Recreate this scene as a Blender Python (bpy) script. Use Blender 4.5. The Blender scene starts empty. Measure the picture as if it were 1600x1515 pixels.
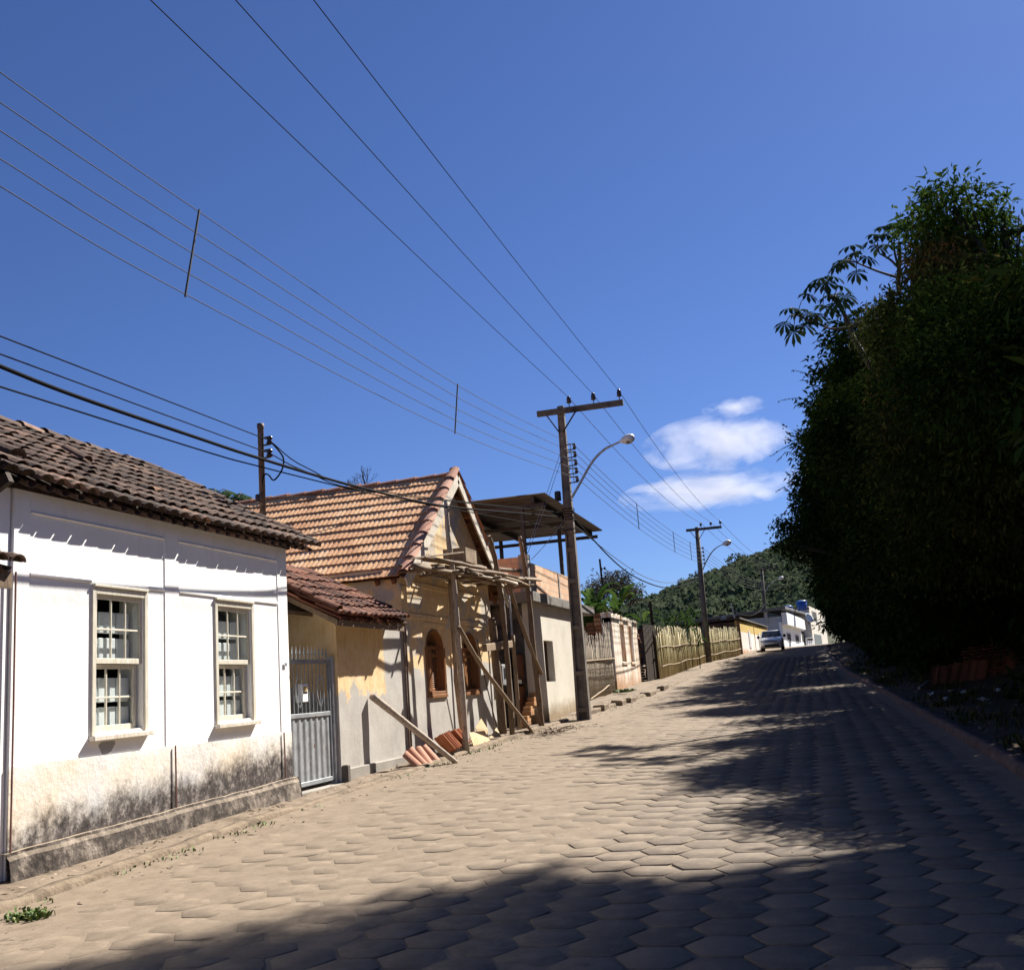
import bpy, math, random
import numpy as np
from mathutils import Vector, Matrix
random.seed(7)
C = bpy.context.scene.collection
sin, cos, pi, rad = math.sin, math.cos, math.pi, math.radians
R = random.uniform

# ------------------------------------------------------------------ camera
FPX = 1600.0
ROLL, PITCH, YAW, EYE = rad(4.3), rad(11.276), rad(15.366), 1.6
F_ = np.array([-sin(YAW)*cos(PITCH), cos(YAW)*cos(PITCH), sin(PITCH)])
R0 = np.array([cos(YAW), sin(YAW), 0.0]); U0 = np.cross(R0, F_)
RT = cos(ROLL)*R0 - sin(ROLL)*U0
UP = sin(ROLL)*R0 + cos(ROLL)*U0
CAM = np.array([0, 0, EYE])

def at(px, py, x=None, y=None, z=None):
    """a measured photo pixel -> a real point on the plane x=, y= or z="""
    d = F_*FPX + RT*(px-800) - UP*(py-757.5)
    k, v = (0, x) if x is not None else (1, y) if y is not None else (2, z)
    p = CAM + d*((v-CAM[k])/d[k])
    return Vector(p)

cam = bpy.data.cameras.new('camera'); cam_o = bpy.data.objects.new('camera', cam); C.objects.link(cam_o)
m = Matrix.Identity(4)
for i in range(3):
    m[i][0], m[i][1], m[i][2], m[i][3] = RT[i], UP[i], -F_[i], CAM[i]
cam_o.matrix_world = m
cam.sensor_width = 36; cam.lens = 36.0; cam.clip_end = 6000; cam.clip_start = 0.05
bpy.context.scene.camera = cam_o

# ------------------------------------------------------------------ ground shape
_gy = [-40, -20, 0, 26, 36, 45, 60, 78, 100, 112, 140, 200, 900]
_gz = [-1.0, -.5, 0, .65, .98, 1.42, 2.2, 3.0, 3.65, 3.75, 3.7, 3.5, 3.5]
def gz(y): return float(np.interp([y-2.5, y, y+2.5], _gy, _gz).mean())
_ly = [-40, 6.8, 11, 17.8, 29, 35, 42, 52, 62, 71, 80, 100, 130]
_lx = [-6.2, -6.2, -6.4, -6.38, -6.25, -5.75, -5.4, -5.05, -4.5, -3.9, -3.45, -2.6, -1.5]
def xl(y): return float(np.interp([y-2, y, y+2], _ly, _lx).mean())
_ry = [-40, 12, 16.4, 29, 37, 41, 49, 56, 74, 90, 110, 130]
_rx = [1.95, 1.94, 1.89, 1.7, 1.4, 1.2, 1.0, .9, .95, 1.7, 4.0, 7]
def xr(y): return float(np.interp([y-2, y, y+2], _ry, _rx).mean())

# ------------------------------------------------------------------ objects
def tag(o, label=None, cat=None, group=None, kind=None):
    if label: o['label'] = label
    if cat: o['category'] = cat
    if group: o['group'] = group
    if kind: o['kind'] = kind
    return o

def thing(name, label, cat, loc=(0, 0, 0), group=None):
    o = bpy.data.objects.new(name, None); C.objects.link(o)
    o.location = loc; o.empty_display_size = .2
    return tag(o, label, cat, group)

def wloc(o):
    v = Vector((0, 0, 0))
    while o is not None:
        v += Vector(o.location); o = o.parent
    return v

class MB:
    """collects shapes in world coordinates; build() links them as ONE mesh object"""
    def __init__(s): s.v = []; s.f = []; s.t = []; s.tint = .5; s.mi = []; s.m = 0
    def face(s, pts):
        b = len(s.v); s.v += [tuple(p) for p in pts]; s.f.append(tuple(range(b, b+len(pts)))); s.t.append(s.tint); s.mi.append(s.m)
    def add(s, vs, fs):
        b = len(s.v); s.v += [tuple(p) for p in vs]
        for f in fs: s.f.append(tuple(b+i for i in f)); s.t.append(s.tint); s.mi.append(s.m)
    def box(s, a, b):
        (x0, y0, z0), (x1, y1, z1) = a, b
        s.add([(x0,y0,z0),(x1,y0,z0),(x1,y1,z0),(x0,y1,z0),(x0,y0,z1),(x1,y0,z1),(x1,y1,z1),(x0,y1,z1)],
              [(0,3,2,1),(4,5,6,7),(0,1,5,4),(1,2,6,5),(2,3,7,6),(3,0,4,7)])
    def bar(s, p, q, w, h, up=(0, 0, 1), w2=None, h2=None):
        p, q, up = Vector(p), Vector(q), Vector(up)
        d = (q-p).normalized(); a = d.cross(up)
        if a.length < 1e-4: a = d.cross(Vector((1, 0, 0)))
        a.normalize(); b = a.cross(d).normalized()
        w2 = w if w2 is None else w2; h2 = h if h2 is None else h2
        vs = [p-a*w/2-b*h/2, p+a*w/2-b*h/2, p+a*w/2+b*h/2, p-a*w/2+b*h/2,
              q-a*w2/2-b*h2/2, q+a*w2/2-b*h2/2, q+a*w2/2+b*h2/2, q-a*w2/2+b*h2/2]
        s.add(vs, [(0,3,2,1),(4,5,6,7),(0,1,5,4),(1,2,6,5),(2,3,7,6),(3,0,4,7)])
    def tube(s, pts, r, n=8, cap=True):
        pts = [Vector(p) for p in pts]; k = len(pts)
        rr = r if isinstance(r, (list, tuple)) else [r]*k
        vs, fs = [], []; ref = None
        for i, p in enumerate(pts):
            d = (pts[min(i+1, k-1)]-pts[max(i-1, 0)]).normalized()
            if ref is None:
                ref = Vector((0, 0, 1)) if abs(d.z) < .9 else Vector((1, 0, 0))
            a = d.cross(ref)
            if a.length < 1e-5: a = d.cross(Vector((0, 1, 0)))
            a.normalize(); b = a.cross(d); ref = b
            for j in range(n):
                t = 2*pi*j/n; vs.append(p+(a*cos(t)+b*sin(t))*rr[i])
        for i in range(k-1):
            for j in range(n):
                j2 = (j+1) % n
                fs.append((i*n+j, i*n+j2, (i+1)*n+j2, (i+1)*n+j))
        if cap:
            fs.append(tuple(range(n))[::-1]); fs.append(tuple((k-1)*n+j for j in range(n)))
        s.add(vs, fs)
    def lathe(s, prof, o, n=16, axis=(0, 0, 1)):
        o, ax = Vector(o), Vector(axis).normalized()
        a = ax.cross(Vector((0, 1, 0)));
        if a.length < 1e-3: a = ax.cross(Vector((1, 0, 0)))
        a.normalize(); b = ax.cross(a)
        vs, fs = [], []; k = len(prof)
        for r, h in prof:
            for j in range(n):
                t = 2*pi*j/n; vs.append(o+ax*h+(a*cos(t)+b*sin(t))*r)
        for i in range(k-1):
            for j in range(n):
                j2 = (j+1) % n; fs.append((i*n+j, i*n+j2, (i+1)*n+j2, (i+1)*n+j))
        fs.append(tuple(range(n))[::-1]); fs.append(tuple((k-1)*n+j for j in range(n)))
        s.add(vs, fs)
    def prism(s, poly, axis, a0, a1):
        """poly: 2d points in the two other axes (in x,y,z order), extruded along axis"""
        n = len(poly)
        def P(u, v, w): return (w, u, v) if axis == 0 else (u, w, v) if axis == 1 else (u, v, w)
        vs = [P(u, v, a0) for u, v in poly]+[P(u, v, a1) for u, v in poly]
        fs = [tuple(range(n))[::-1], tuple(range(n, 2*n))]
        for i in range(n):
            j = (i+1) % n; fs.append((i, j, n+j, n+i))
        s.add(vs, fs)
    def wall_x(s, x0, x1, ys, zs, holes):
        """a wall across x0..x1 (x1 faces the street), cut by rectangular holes (y0,y1,z0,z1)"""
        ys = sorted(set(ys)|{h[0] for h in holes}|{h[1] for h in holes}); zs = sorted(set(zs)|{h[2] for h in holes}|{h[3] for h in holes})
        ins = lambda y, z: any(h[0] < y < h[1] and h[2] < z < h[3] for h in holes)
        for i in range(len(ys)-1):
            for j in range(len(zs)-1):
                y0, y1, z0, z1 = ys[i], ys[i+1], zs[j], zs[j+1]
                if ins((y0+y1)/2, (z0+z1)/2): continue
                s.face([(x1,y0,z0),(x1,y1,z0),(x1,y1,z1),(x1,y0,z1)])
                s.face([(x0,y0,z0),(x0,y0,z1),(x0,y1,z1),(x0,y1,z0)])
        for y0, y1, z0, z1 in holes:
            s.face([(x0,y0,z0),(x1,y0,z0),(x1,y0,z1),(x0,y0,z1)]); s.face([(x0,y1,z0),(x0,y1,z1),(x1,y1,z1),(x1,y1,z0)])
            s.face([(x0,y0,z0),(x0,y1,z0),(x1,y1,z0),(x1,y0,z0)]); s.face([(x0,y0,z1),(x1,y0,z1),(x1,y1,z1),(x0,y1,z1)])
        y0, y1, z0, z1 = ys[0], ys[-1], zs[0], zs[-1]
        s.face([(x0,y0,z0),(x1,y0,z0),(x1,y0,z1),(x0,y0,z1)]); s.face([(x0,y1,z0),(x0,y1,z1),(x1,y1,z1),(x1,y1,z0)])
        s.face([(x0,y0,z1),(x1,y0,z1),(x1,y1,z1),(x0,y1,z1)]); s.face([(x0,y0,z0),(x0,y1,z0),(x1,y1,z0),(x1,y0,z0)])
    def build(s, name, mat, parent=None, loc=None, smooth=False, bevel=0):
        me = bpy.data.meshes.new(name)
        off = wloc(parent) if parent is not None else Vector(loc or (0, 0, 0))
        me.from_pydata([(a-off.x, b-off.y, c-off.z) for a, b, c in s.v], [], s.f)
        mats = mat if isinstance(mat, (list, tuple)) else [mat]
        for mm in mats: me.materials.append(mm)
        at_ = me.attributes.new('tint', 'FLOAT', 'FACE'); at_.data.foreach_set('value', s.t)
        if len(mats) > 1: me.polygons.foreach_set('material_index', s.mi)
        if smooth: me.polygons.foreach_set('use_smooth', [True]*len(s.f))
        me.update()
        o = bpy.data.objects.new(name, me); C.objects.link(o)
        if parent is not None: o.parent = parent
        else: o.location = off
        if bevel:
            b = o.modifiers.new('bevel', 'BEVEL'); b.width = bevel; b.segments = 1; b.limit_method = 'ANGLE'; b.angle_limit = rad(40)
        return o
    def solo(s, name, mat, label, cat, loc, group=None, **k):
        return tag(s.build(name, mat, None, loc, **k), label, cat, group)
    def struct(s, name, mat, **k):
        return tag(s.build(name, mat, None, (0, 0, 0), **k), kind='structure')

def spline(pts, n=8):
    pts = [Vector(p) for p in pts]; out = []
    q = [pts[0]*2-pts[1]]+pts+[pts[-1]*2-pts[-2]]
    for i in range(1, len(q)-2):
        for k in range(n):
            t = k/n; a, b, c, d = q[i-1], q[i], q[i+1], q[i+2]
            out.append(.5*((2*b)+(c-a)*t+(2*a-5*b+4*c-d)*t*t+(3*b-a-3*c+d)*t**3))
    out.append(pts[-1]); return out

def wob(p, q, r0, r1, n=7, amp=.03, seed=0):
    """a crooked pole from p to q: points and radii"""
    rn = random.Random(seed); p, q = Vector(p), Vector(q); L = (q-p).length
    pts, rr = [], []; ph = [rn.uniform(0, 6.3) for _ in range(4)]
    for i in range(n+1):
        t = i/n; e = min(1, 4*t*(1-t)+.15)
        o = Vector((sin(t*5+ph[0])+.4*sin(t*13+ph[1]), sin(t*6+ph[2])+.4*sin(t*11+ph[3]), 0))*amp*e
        pts.append(p.lerp(q, t)+o); rr.append((r0+(r1-r0)*t)*rn.uniform(.9, 1.1))
    return pts, rr

def copy_thing(o, loc, label=None, rotz=None, scale=None):
    c = o.copy(); C.objects.link(c); c.location = loc
    if rotz is not None: c.rotation_euler = (o.rotation_euler[0], o.rotation_euler[1], rotz)
    if scale: c.scale = (scale,)*3
    if label: c['label'] = label
    for ch in list(o.children):
        d = ch.copy(); C.objects.link(d); d.parent = c
        for g in list(ch.children):
            e = g.copy(); C.objects.link(e); e.parent = d
    return c

# ------------------------------------------------------------------ materials
class NT:
    def __init__(s, name):
        s.m = bpy.data.materials.new(name); s.m.use_nodes = True
        s.n, s.l = s.m.node_tree.nodes, s.m.node_tree.links
        s.b = s.n['Principled BSDF']; s.b.inputs['Specular IOR Level'].default_value = .25
        s._p = None
    def node(s, t, **k):
        n = s.n.new(t)
        for a, v in k.items(): setattr(n, a, v)
        return n
    def put(s, sock, v):
        if hasattr(v, 'is_output') or isinstance(v, bpy.types.NodeSocket): s.l.new(v, sock)
        elif isinstance(v, (tuple, list)) and len(v) == 3 and sock.type == 'RGBA': sock.default_value = (*v, 1)
        else: sock.default_value = v
    def pos(s):
        if s._p is None: s._p = s.node('ShaderNodeNewGeometry').outputs['Position']
        return s._p
    def obj(s): return s.node('ShaderNodeTexCoord').outputs['Object']
    def scale(s, v, sc):
        n = s.node('ShaderNodeVectorMath', operation='MULTIPLY'); s.l.new(v, n.inputs[0]); n.inputs[1].default_value = sc; return n.outputs[0]
    def sep(s, v):
        n = s.node('ShaderNodeSeparateXYZ'); s.l.new(v, n.inputs[0]); return n.outputs
    def noise(s, sc, det=4, v=None, rough=.55, dist=0):
        n = s.node('ShaderNodeTexNoise'); s.l.new(v if v is not None else s.pos(), n.inputs['Vector'])
        n.inputs['Scale'].default_value = sc; n.inputs['Detail'].default_value = det; n.inputs['Roughness'].default_value = rough; n.inputs['Distortion'].default_value = dist
        return n.outputs['Fac']
    def math(s, op, a, b=0.0, c=0.0, clamp=False):
        n = s.node('ShaderNodeMath', operation=op, use_clamp=clamp)
        for i, v in enumerate((a, b, c)): s.put(n.inputs[i], v)
        return n.outputs[0]
    def step(s, v, lo, hi):
        n = s.node('ShaderNodeMapRange', interpolation_type='SMOOTHSTEP'); s.put(n.inputs[0], v)
        n.inputs[1].default_value = lo; n.inputs[2].default_value = hi; return n.outputs[0]
    def ramp(s, f, stops):
        n = s.node('ShaderNodeValToRGB'); e = n.color_ramp.elements
        while len(e) < len(stops): e.new(.5)
        for i, (p, c) in enumerate(stops): e[i].position = p; e[i].color = (*c, 1) if len(c) == 3 else c
        s.put(n.inputs[0], f); return n.outputs[0]
    def mix(s, f, a, b, mode='MIX'):
        n = s.node('ShaderNodeMix', data_type='RGBA', blend_type=mode)
        s.put(n.inputs[0], f); s.put(n.inputs[6], a); s.put(n.inputs[7], b); return n.outputs[2]
    def attr(s, name='tint'): return s.node('ShaderNodeAttribute', attribute_name=name).outputs['Fac']
    def bump(s, h, strength=.4, dist=.02):
        n = s.node('ShaderNodeBump'); n.inputs['Strength'].default_value = strength; n.inputs['Distance'].default_value = dist
        s.put(n.inputs['Height'], h); s.l.new(n.outputs[0], s.b.inputs['Normal'])
    def out(s, col, rough=.85, metal=0.0):
        s.put(s.b.inputs['Base Color'], col); s.put(s.b.inputs['Roughness'], rough); s.b.inputs['Metallic'].default_value = metal
        return s.m

def mottled(name, c1, c2, sc=3, rough=.85, bump=.3, bsc=40, bd=.01, metal=0, c3=None):
    t = NT(name); n = t.noise(sc, 5)
    st = [(.3, c1), (.7, c2)] if c3 is None else [(.28, c1), (.5, c2), (.72, c3)]
    col = t.ramp(n, st)
    col = t.mix(.25, col, t.ramp(t.noise(sc*9, 3), [(.3, (.45, .45, .45)), (.7, (.6, .6, .6))]), 'OVERLAY')
    if bump: t.bump(t.noise(bsc, 4), bump, bd)
    return t.out(col, rough, metal)

def tinted(name, stops, rough=.85, nsc=14, bump=.3, bsc=60, bd=.006, dirt=None):
    """colour picked per face by the tint attribute, with noise in it"""
    t = NT(name); a = t.attr()
    f = t.math('ADD', a, t.math('MULTIPLY', t.math('SUBTRACT', t.noise(nsc, 4), .5), .45), clamp=True)
    col = t.ramp(f, stops)
    if dirt: col = t.mix(t.step(t.noise(dirt[1], 5, rough=.65), dirt[2], dirt[3]), col, dirt[0])
    if bump: t.bump(t.noise(bsc, 3), bump, bd)
    return t.out(col, rough)

def woodmat(name, c1, c2, sc=(6, 6, 1.2), rough=.8, bump=.5, c3=None):
    t = NT(name); v = t.scale(t.obj(), sc)
    n = t.noise(4, 6, v, .65, .6)
    st = [(.3, c1), (.7, c2)] if c3 is None else [(.3, c1), (.5, c2), (.68, c3)]
    col = t.ramp(n, st)
    col = t.mix(.3, col, t.ramp(t.noise(2.2, 4), [(.3, (.38, .38, .38)), (.7, (.62, .62, .62))]), 'OVERLAY')
    t.bump(t.noise(14, 4, v), bump, .008)
    return t.out(col, rough)

def glassmat(name, tint=(.95, .97, .97), rough=.03):
    t = NT(name); lw = t.node('ShaderNodeLayerWeight'); fr = t.node('ShaderNodeMath', operation='MULTIPLY_ADD'); pw = t.math('POWER', lw.outputs['Facing'], 4.0); t.l.new(pw, fr.inputs[0]); fr.inputs[1].default_value = .45; fr.inputs[2].default_value = .03
    tr = t.node('ShaderNodeBsdfTransparent'); tr.inputs[0].default_value = (*tint, 1)
    gl = t.node('ShaderNodeBsdfGlossy'); gl.inputs['Roughness'].default_value = rough
    mx = t.node('ShaderNodeMixShader'); t.l.new(fr.outputs[0], mx.inputs[0]); t.l.new(tr.outputs[0], mx.inputs[1]); t.l.new(gl.outputs[0], mx.inputs[2])
    t.l.new(mx.outputs[0], t.n['Material Output'].inputs['Surface']); return t.m

M = {}
M['timber'] = woodmat('weathered_timber', (.07, .045, .03), (.2, .14, .09), c3=(.13, .09, .06))
M['timber_pale'] = woodmat('pale_timber', (.16, .11, .07), (.36, .27, .18))
M['timber_dark'] = woodmat('dark_timber', (.02, .013, .01), (.06, .04, .028))
M['timber_red'] = woodmat('reddish_boards', (.1, .04, .02), (.2, .085, .04), sc=(8, 8, 1))
M['varnish'] = woodmat('varnished_wood', (.16, .07, .028), (.29, .135, .058), sc=(10, 10, 1), rough=.45, bump=.15)
M['paint_wood'] = woodmat('old_cream_paint', (.45, .38, .3), (.75, .7, .6), sc=(9, 9, 1.4), rough=.6, bump=.3)
M['window_paint'] = woodmat('cream_window_paint', (.5, .45, .36), (.7, .67, .56), sc=(9, 9, 1.4), rough=.55, bump=.2)
M['shutter_grey'] = mottled('pale_inner_shutter', (.72, .74, .74), (.82, .83, .82), 2, .6, .05)
M['dark_room'] = mottled('dark_room', (.03, .026, .026), (.05, .042, .04), 2, .9, 0)
M['glass'] = glassmat('window_glass')
M['dark_metal'] = mottled('dark_steel', (.03, .028, .03), (.06, .05, .05), 5, .6, .1, metal=.2)
M['galv'] = mottled('galvanised_steel', (.3, .31, .33), (.5, .51, .53), 8, .45, .1, metal=.4)
M['rust_pipe'] = mottled('rusty_pipe', (.1, .06, .045), (.2, .15, .12), 12, .7, .2)
M['porcelain'] = mottled('brown_porcelain', (.035, .025, .028), (.07, .05, .05), 6, .25, 0)
M['cable'] = mottled('black_cable', (.010, .010, .012), (.018, .018, .02), 3, .95, 0)
M['cable'].node_tree.nodes['Principled BSDF'].inputs['Specular IOR Level'].default_value = .05
M['wire'] = mottled('aged_wire', (.035, .037, .045), (.06, .06, .07), 3, .8, 0)
M['wire_bright'] = mottled('bright_wire', (.4, .4, .42), (.6, .6, .6), 3, .4, 0, metal=.4)
M['lamp_shell'] = mottled('lamp_shell', (.55, .56, .56), (.7, .7, .68), 5, .4, .05)
M['lamp_lens'] = mottled('lamp_lens', (.14, .13, .12), (.22, .21, .19), 5, .3, 0)
M['cement'] = mottled('cement', (.2, .185, .165), (.34, .31, .27), 2.2, .9, .3)
M['concrete_dark'] = mottled('dark_concrete', (.03, .027, .025), (.12, .105, .09), 2.5, .9, .4, c3=(.07, .06, .055))  # mottled dark concrete shared by walls, arms and blocks
M['slab'] = mottled('stained_slab', (.02, .018, .016), (.2, .18, .16), 3.5, .9, .4, c3=(.11, .1, .09))
M['pole_concrete'] = mottled('weathered_pole', (.05, .043, .04), (.18, .155, .132), 2.2, .9, .5, 50, .01, c3=(.095, .082, .073))
M['white_paint'] = mottled('white_paint', (.72, .74, .74), (.82, .83, .82), 1, .7, .1)
M['pvc'] = mottled('white_pvc', (.55, .57, .6), (.68, .7, .72), 4, .4, 0)
M['terracotta'] = tinted('terracotta', [(0, (.2, .065, .03)), (.5, (.34, .12, .055)), (1, (.46, .19, .09))], .85, 10)
M['ridge_tile'] = tinted('pink_ridge_tile', [(0, (.3, .14, .09)), (.5, (.4, .2, .135)), (1, (.46, .26, .18))], .85, 8)
M['tile_orange'] = tinted('orange_roof_tile', [(0, (.22, .09, .045)), (.35, (.54, .275, .135)), (.7, (.68, .4, .21)), (1, (.76, .52, .32))], .85, 5, .3, dirt=((.13, .07, .05), 1.3, .6, .78))
M['tile_old'] = tinted('old_roof_tile', [(0, (.028, .019, .015)), (.4, (.078, .05, .038)), (.75, (.155, .097, .07)), (.92, (.23, .14, .1)), (1, (.32, .17, .09))], .9, 18, .5, 50, .012, dirt=((.034, .028, .024), 5, .5, .76))
M['tile_red'] = tinted('red_brown_tile', [(0, (.05, .022, .016)), (.45, (.13, .052, .032)), (.8, (.24, .1, .06)), (1, (.34, .18, .11))], .9, 12, .4, 50, .01, dirt=((.04, .028, .022), 4, .52, .75))
M['chip_board'] = mottled('plywood_sheet', (.5, .36, .2), (.62, .47, .29), 3, .8, .1)
M['weed'] = tinted('weed_leaf', [(0, (.03, .06, .012)), (.6, (.09, .15, .03)), (1, (.2, .2, .07))], .7, 4, 0)
M['leaf_dry'] = tinted('dry_litter', [(0, (.07, .045, .03)), (.6, (.18, .13, .09)), (1, (.32, .26, .19))], .9, 4, 0)
# ------------------------------------------------------------------ ground, road, kerbs
_rs = np.random.RandomState(3)
_lat = _rs.rand(256, 256)
def vn(x, y):
    x = np.asarray(x, float); y = np.asarray(y, float)
    xi, yi = np.floor(x).astype(int), np.floor(y).astype(int); fx, fy = x-xi, y-yi
    fx, fy = fx*fx*(3-2*fx), fy*fy*(3-2*fy)
    g = lambda a, b: _lat[a % 256, b % 256]
    return (g(xi, yi)*(1-fx)+g(xi+1, yi)*fx)*(1-fy)+(g(xi, yi+1)*(1-fx)+g(xi+1, yi+1)*fx)*fy
def fbm(x, y, o=4):
    s, a, t = 0, .5, 0
    for i in range(o): s = s+a*vn(x*2**i+17*i, y*2**i+31*i); t += a; a *= .5
    return s/t

def grid_mesh(name, X, Y, Z, mat, kind='structure', smooth=True):
    ny, nx = X.shape
    v = np.stack([X, Y, Z], -1).reshape(-1, 3)
    i = np.arange((ny-1)*(nx-1)); a = (i//(nx-1))*nx+i % (nx-1)
    f = np.stack([a, a+1, a+nx+1, a+nx], 1)
    o = np_mesh(name, v, f, mat, smooth=smooth); tag(o, kind=kind); return o

def np_mesh(name, v, f, mat, tint=None, parent=None, smooth=False, loc=None):
    me = bpy.data.meshes.new(name); k = f.shape[1]
    off = np.array(wloc(parent) if parent is not None else (loc or (0, 0, 0)))
    me.vertices.add(len(v)); me.vertices.foreach_set('co', np.ascontiguousarray(v-off, dtype=np.float32).ravel())
    me.loops.add(f.size); me.loops.foreach_set('vertex_index', np.ascontiguousarray(f, dtype=np.int32).ravel())
    me.polygons.add(len(f)); me.polygons.foreach_set('loop_start', np.arange(len(f), dtype=np.int32)*k)
    me.update(calc_edges=True)
    if tint is not None:
        a = me.attributes.new('tint', 'FLOAT', 'FACE'); a.data.foreach_set('value', np.ascontiguousarray(tint, dtype=np.float32))
    if smooth: me.polygons.foreach_set('use_smooth', np.ones(len(f), dtype=bool))
    me.materials.append(mat); me.update()
    o = bpy.data.objects.new(name, me); C.objects.link(o)
    if parent is not None: o.parent = parent
    else: o.location = off
    return o

t = NT('soil'); n1 = t.noise(.6, 6, rough=.65)
col = t.ramp(n1, [(.3, (.06, .038, .022)), (.5, (.11, .07, .04)), (.7, (.16, .11, .065))])
col = t.mix(t.step(t.noise(7, 5, rough=.7), .55, .7), col, (.05, .05, .02))
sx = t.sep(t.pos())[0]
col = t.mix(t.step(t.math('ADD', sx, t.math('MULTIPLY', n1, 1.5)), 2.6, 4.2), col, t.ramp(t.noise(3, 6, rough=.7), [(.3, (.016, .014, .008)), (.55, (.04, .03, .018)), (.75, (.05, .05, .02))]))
t.bump(t.noise(9, 6, rough=.7), .8, .05); M['soil'] = t.out(col, .95)

def dusty(name, block):
    t = NT(name); n = t.noise(.9, 6, rough=.62); f = t.noise(5, 5, rough=.7)
    dust = t.ramp(f, [(.3, (.132, .099, .069)), (.5, (.174, .134, .095)), (.72, (.21, .167, .122))])
    if block:
        b = t.mix(t.attr(), (.098, .081, .066), (.155, .129, .103))
        fleck = t.noise(60, 3); b = t.mix(t.step(fleck, .58, .7), b, (.07, .06, .052))
        sx = t.sep(t.pos())[0]
        left = t.step(t.math('ADD', sx, t.math('MULTIPLY', n, 3.0)), 2.4, -2.2)
        k = t.math('ADD', t.math('MULTIPLY', left, .8), t.math('MULTIPLY', t.step(f, .42, .62), .45), clamp=True)
        dust = t.mix(k, b, dust)
    dust = t.mix(t.step(t.noise(2.3, 6, rough=.7), .62, .74), dust, (.085, .065, .047))
    t.bump(t.noise(45, 5, rough=.75), .55, .012)
    return t.out(dust, .95)
M['dust'] = dusty('road_dust', False); M['block'] = dusty('paving_block', True)

yy = np.concatenate([np.arange(-30, 3, 3), np.arange(3, 60, .5), np.arange(60, 140, 2), [150, 170, 200, 250, 320, 400, 600, 900]])
lo = [-900, -300, -120, -60, -30, -18, -10, -6, -4, -2.5, -1.5, -1, -.7, -.4, -.2]; ro = [.1, .25, .45, .7, 1, 1.4, 1.8, 2.3, 2.9, 3.6, 4.5, 5.5, 7, 9, 12, 16, 24, 40, 80, 200, 600, 900]
rows = []
for y in yy:
    g = gz(y); r = []
    for d in lo: r.append((xl(y)+d, y, g-.02+.05*(vn(xl(y)+d, y*.7)-.5)))
    r.append((xl(y)+.1, y, g-.12)); r.append((xr(y)-.05, y, g-.12))
    fade = 1 if y < 62 else max(0, 1-(y-62)/14)
    for d in ro:
        b = max(0, d-1.3)*.1+max(0, d-3)*.55*fade+.11*(fbm(d*1.7+40, y*1.7)-.5)*min(1, d)
        r.append((xr(y)+d, y, g+.07+min(b, 11)))
    rows.append(r)
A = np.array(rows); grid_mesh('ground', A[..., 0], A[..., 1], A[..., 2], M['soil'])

# road: a bed of dust that fills the joints, and the hexagonal blocks standing in it
def road_sheet(name, y0, y1, sx, sy, base, amp, mat):
    ys = np.arange(y0, y1+sy/2, sy); us = np.linspace(0, 1, int(8/sx))
    a = np.array([xl(y) for y in ys])[:, None]; b = np.array([xr(y) for y in ys])[:, None]; g = np.array([gz(y) for y in ys])[:, None]
    X = a+(b-a)*us[None]; Y = np.repeat(ys[:, None], len(us), 1)
    n = fbm(X*1.1+5, Y*1.1, 3)-.5; n2 = fbm(X*6, Y*6, 3)-.5
    cover = np.clip((-X-1.2+4*n)/4.0, -.6, 1)
    edge = np.exp(-np.minimum(X-a, b-X)/.25)*.03
    lv = np.clip((-X-.2+3.2*n)/3.4, 0, 1)
    Z = g+amp*(-.0105+.0105*lv*lv*(3-2*lv)+.007*n+.009*n2)+edge+(1-amp)*base
    return grid_mesh(name, X, Y, Z, mat)
road_sheet('road', 3.6, 24, .055, .06, -.0045, 1, M['dust'])
road_sheet('road', 24, 60, .12, .16, -.0045, 1, M['dust'])
road_sheet('road', 60, 128, .5, 1, -.001, .6, M['dust'])
road_sheet('road', -25, 3.6, .5, .5, 0, 1, M['dust'])

def hexes():
    s = .232; hs = []; rn = np.random.RandomState(5)
    for i in range(-20, 8):
        x = i*1.5*s+.04
        for j in range(9, 155):
            y = (j+.5*(i % 2))*s*1.732
            if xl(y)+.2 < x < xr(y)-.14 and y > 3.7: hs.append((x, y))
    H = np.array(hs); n = len(H)
    g = np.array([gz(y) for y in H[:, 1]])
    ang = np.arange(6)*pi/3
    rot = rn.normal(0, .022, n)[:, None]; ctr = H+rn.normal(0, .004, (n, 2))
    lift = rn.normal(0, .0016, n)+.004*(fbm(H[:, 0]*.7, H[:, 1]*.7)-.5); tx, ty = rn.normal(0, .009, (2, n))
    base = []
    jit = rn.normal(0, .0035, (n, 6, 2)); rs = rn.uniform(.975, 1.01, n)[:, None]
    rings = []
    for rr, dz in ((.925*s, 0.0), (.94*s, -.002), (.946*s, -.05)):
        X = np.cos(ang[None]+rot)*rr*rs+jit[..., 0]; Y = np.sin(ang[None]+rot)*rr*rs+jit[..., 1]
        Z = g[:, None]+lift[:, None]+dz+X*tx[:, None]+Y*(ty[:, None]+.025)
        rings.append(np.stack([X+ctr[:, :1], Y+ctr[:, 1:], Z], -1))
    V = np.stack(rings, 1).reshape(-1, 3)          # n,3,6,3
    o = (np.arange(n)*18)[:, None]
    q = []
    q.append(np.stack([o[:, 0]+0, o[:, 0]+1, o[:, 0]+2, o[:, 0]+3], 1)); q.append(np.stack([o[:, 0]+0, o[:, 0]+3, o[:, 0]+4, o[:, 0]+5], 1))
    for r in (0, 1):
        for k in range(6):
            a, b = r*6+k, r*6+(k+1) % 6
            q.append(np.stack([o[:, 0]+a, o[:, 0]+a+6, o[:, 0]+b+6, o[:, 0]+b], 1))
    F = np.concatenate(q); T = np.tile(rn.rand(n), len(q))
    tag(np_mesh('road_paving', V, F, M['block'], T), kind='structure')
hexes()

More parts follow.
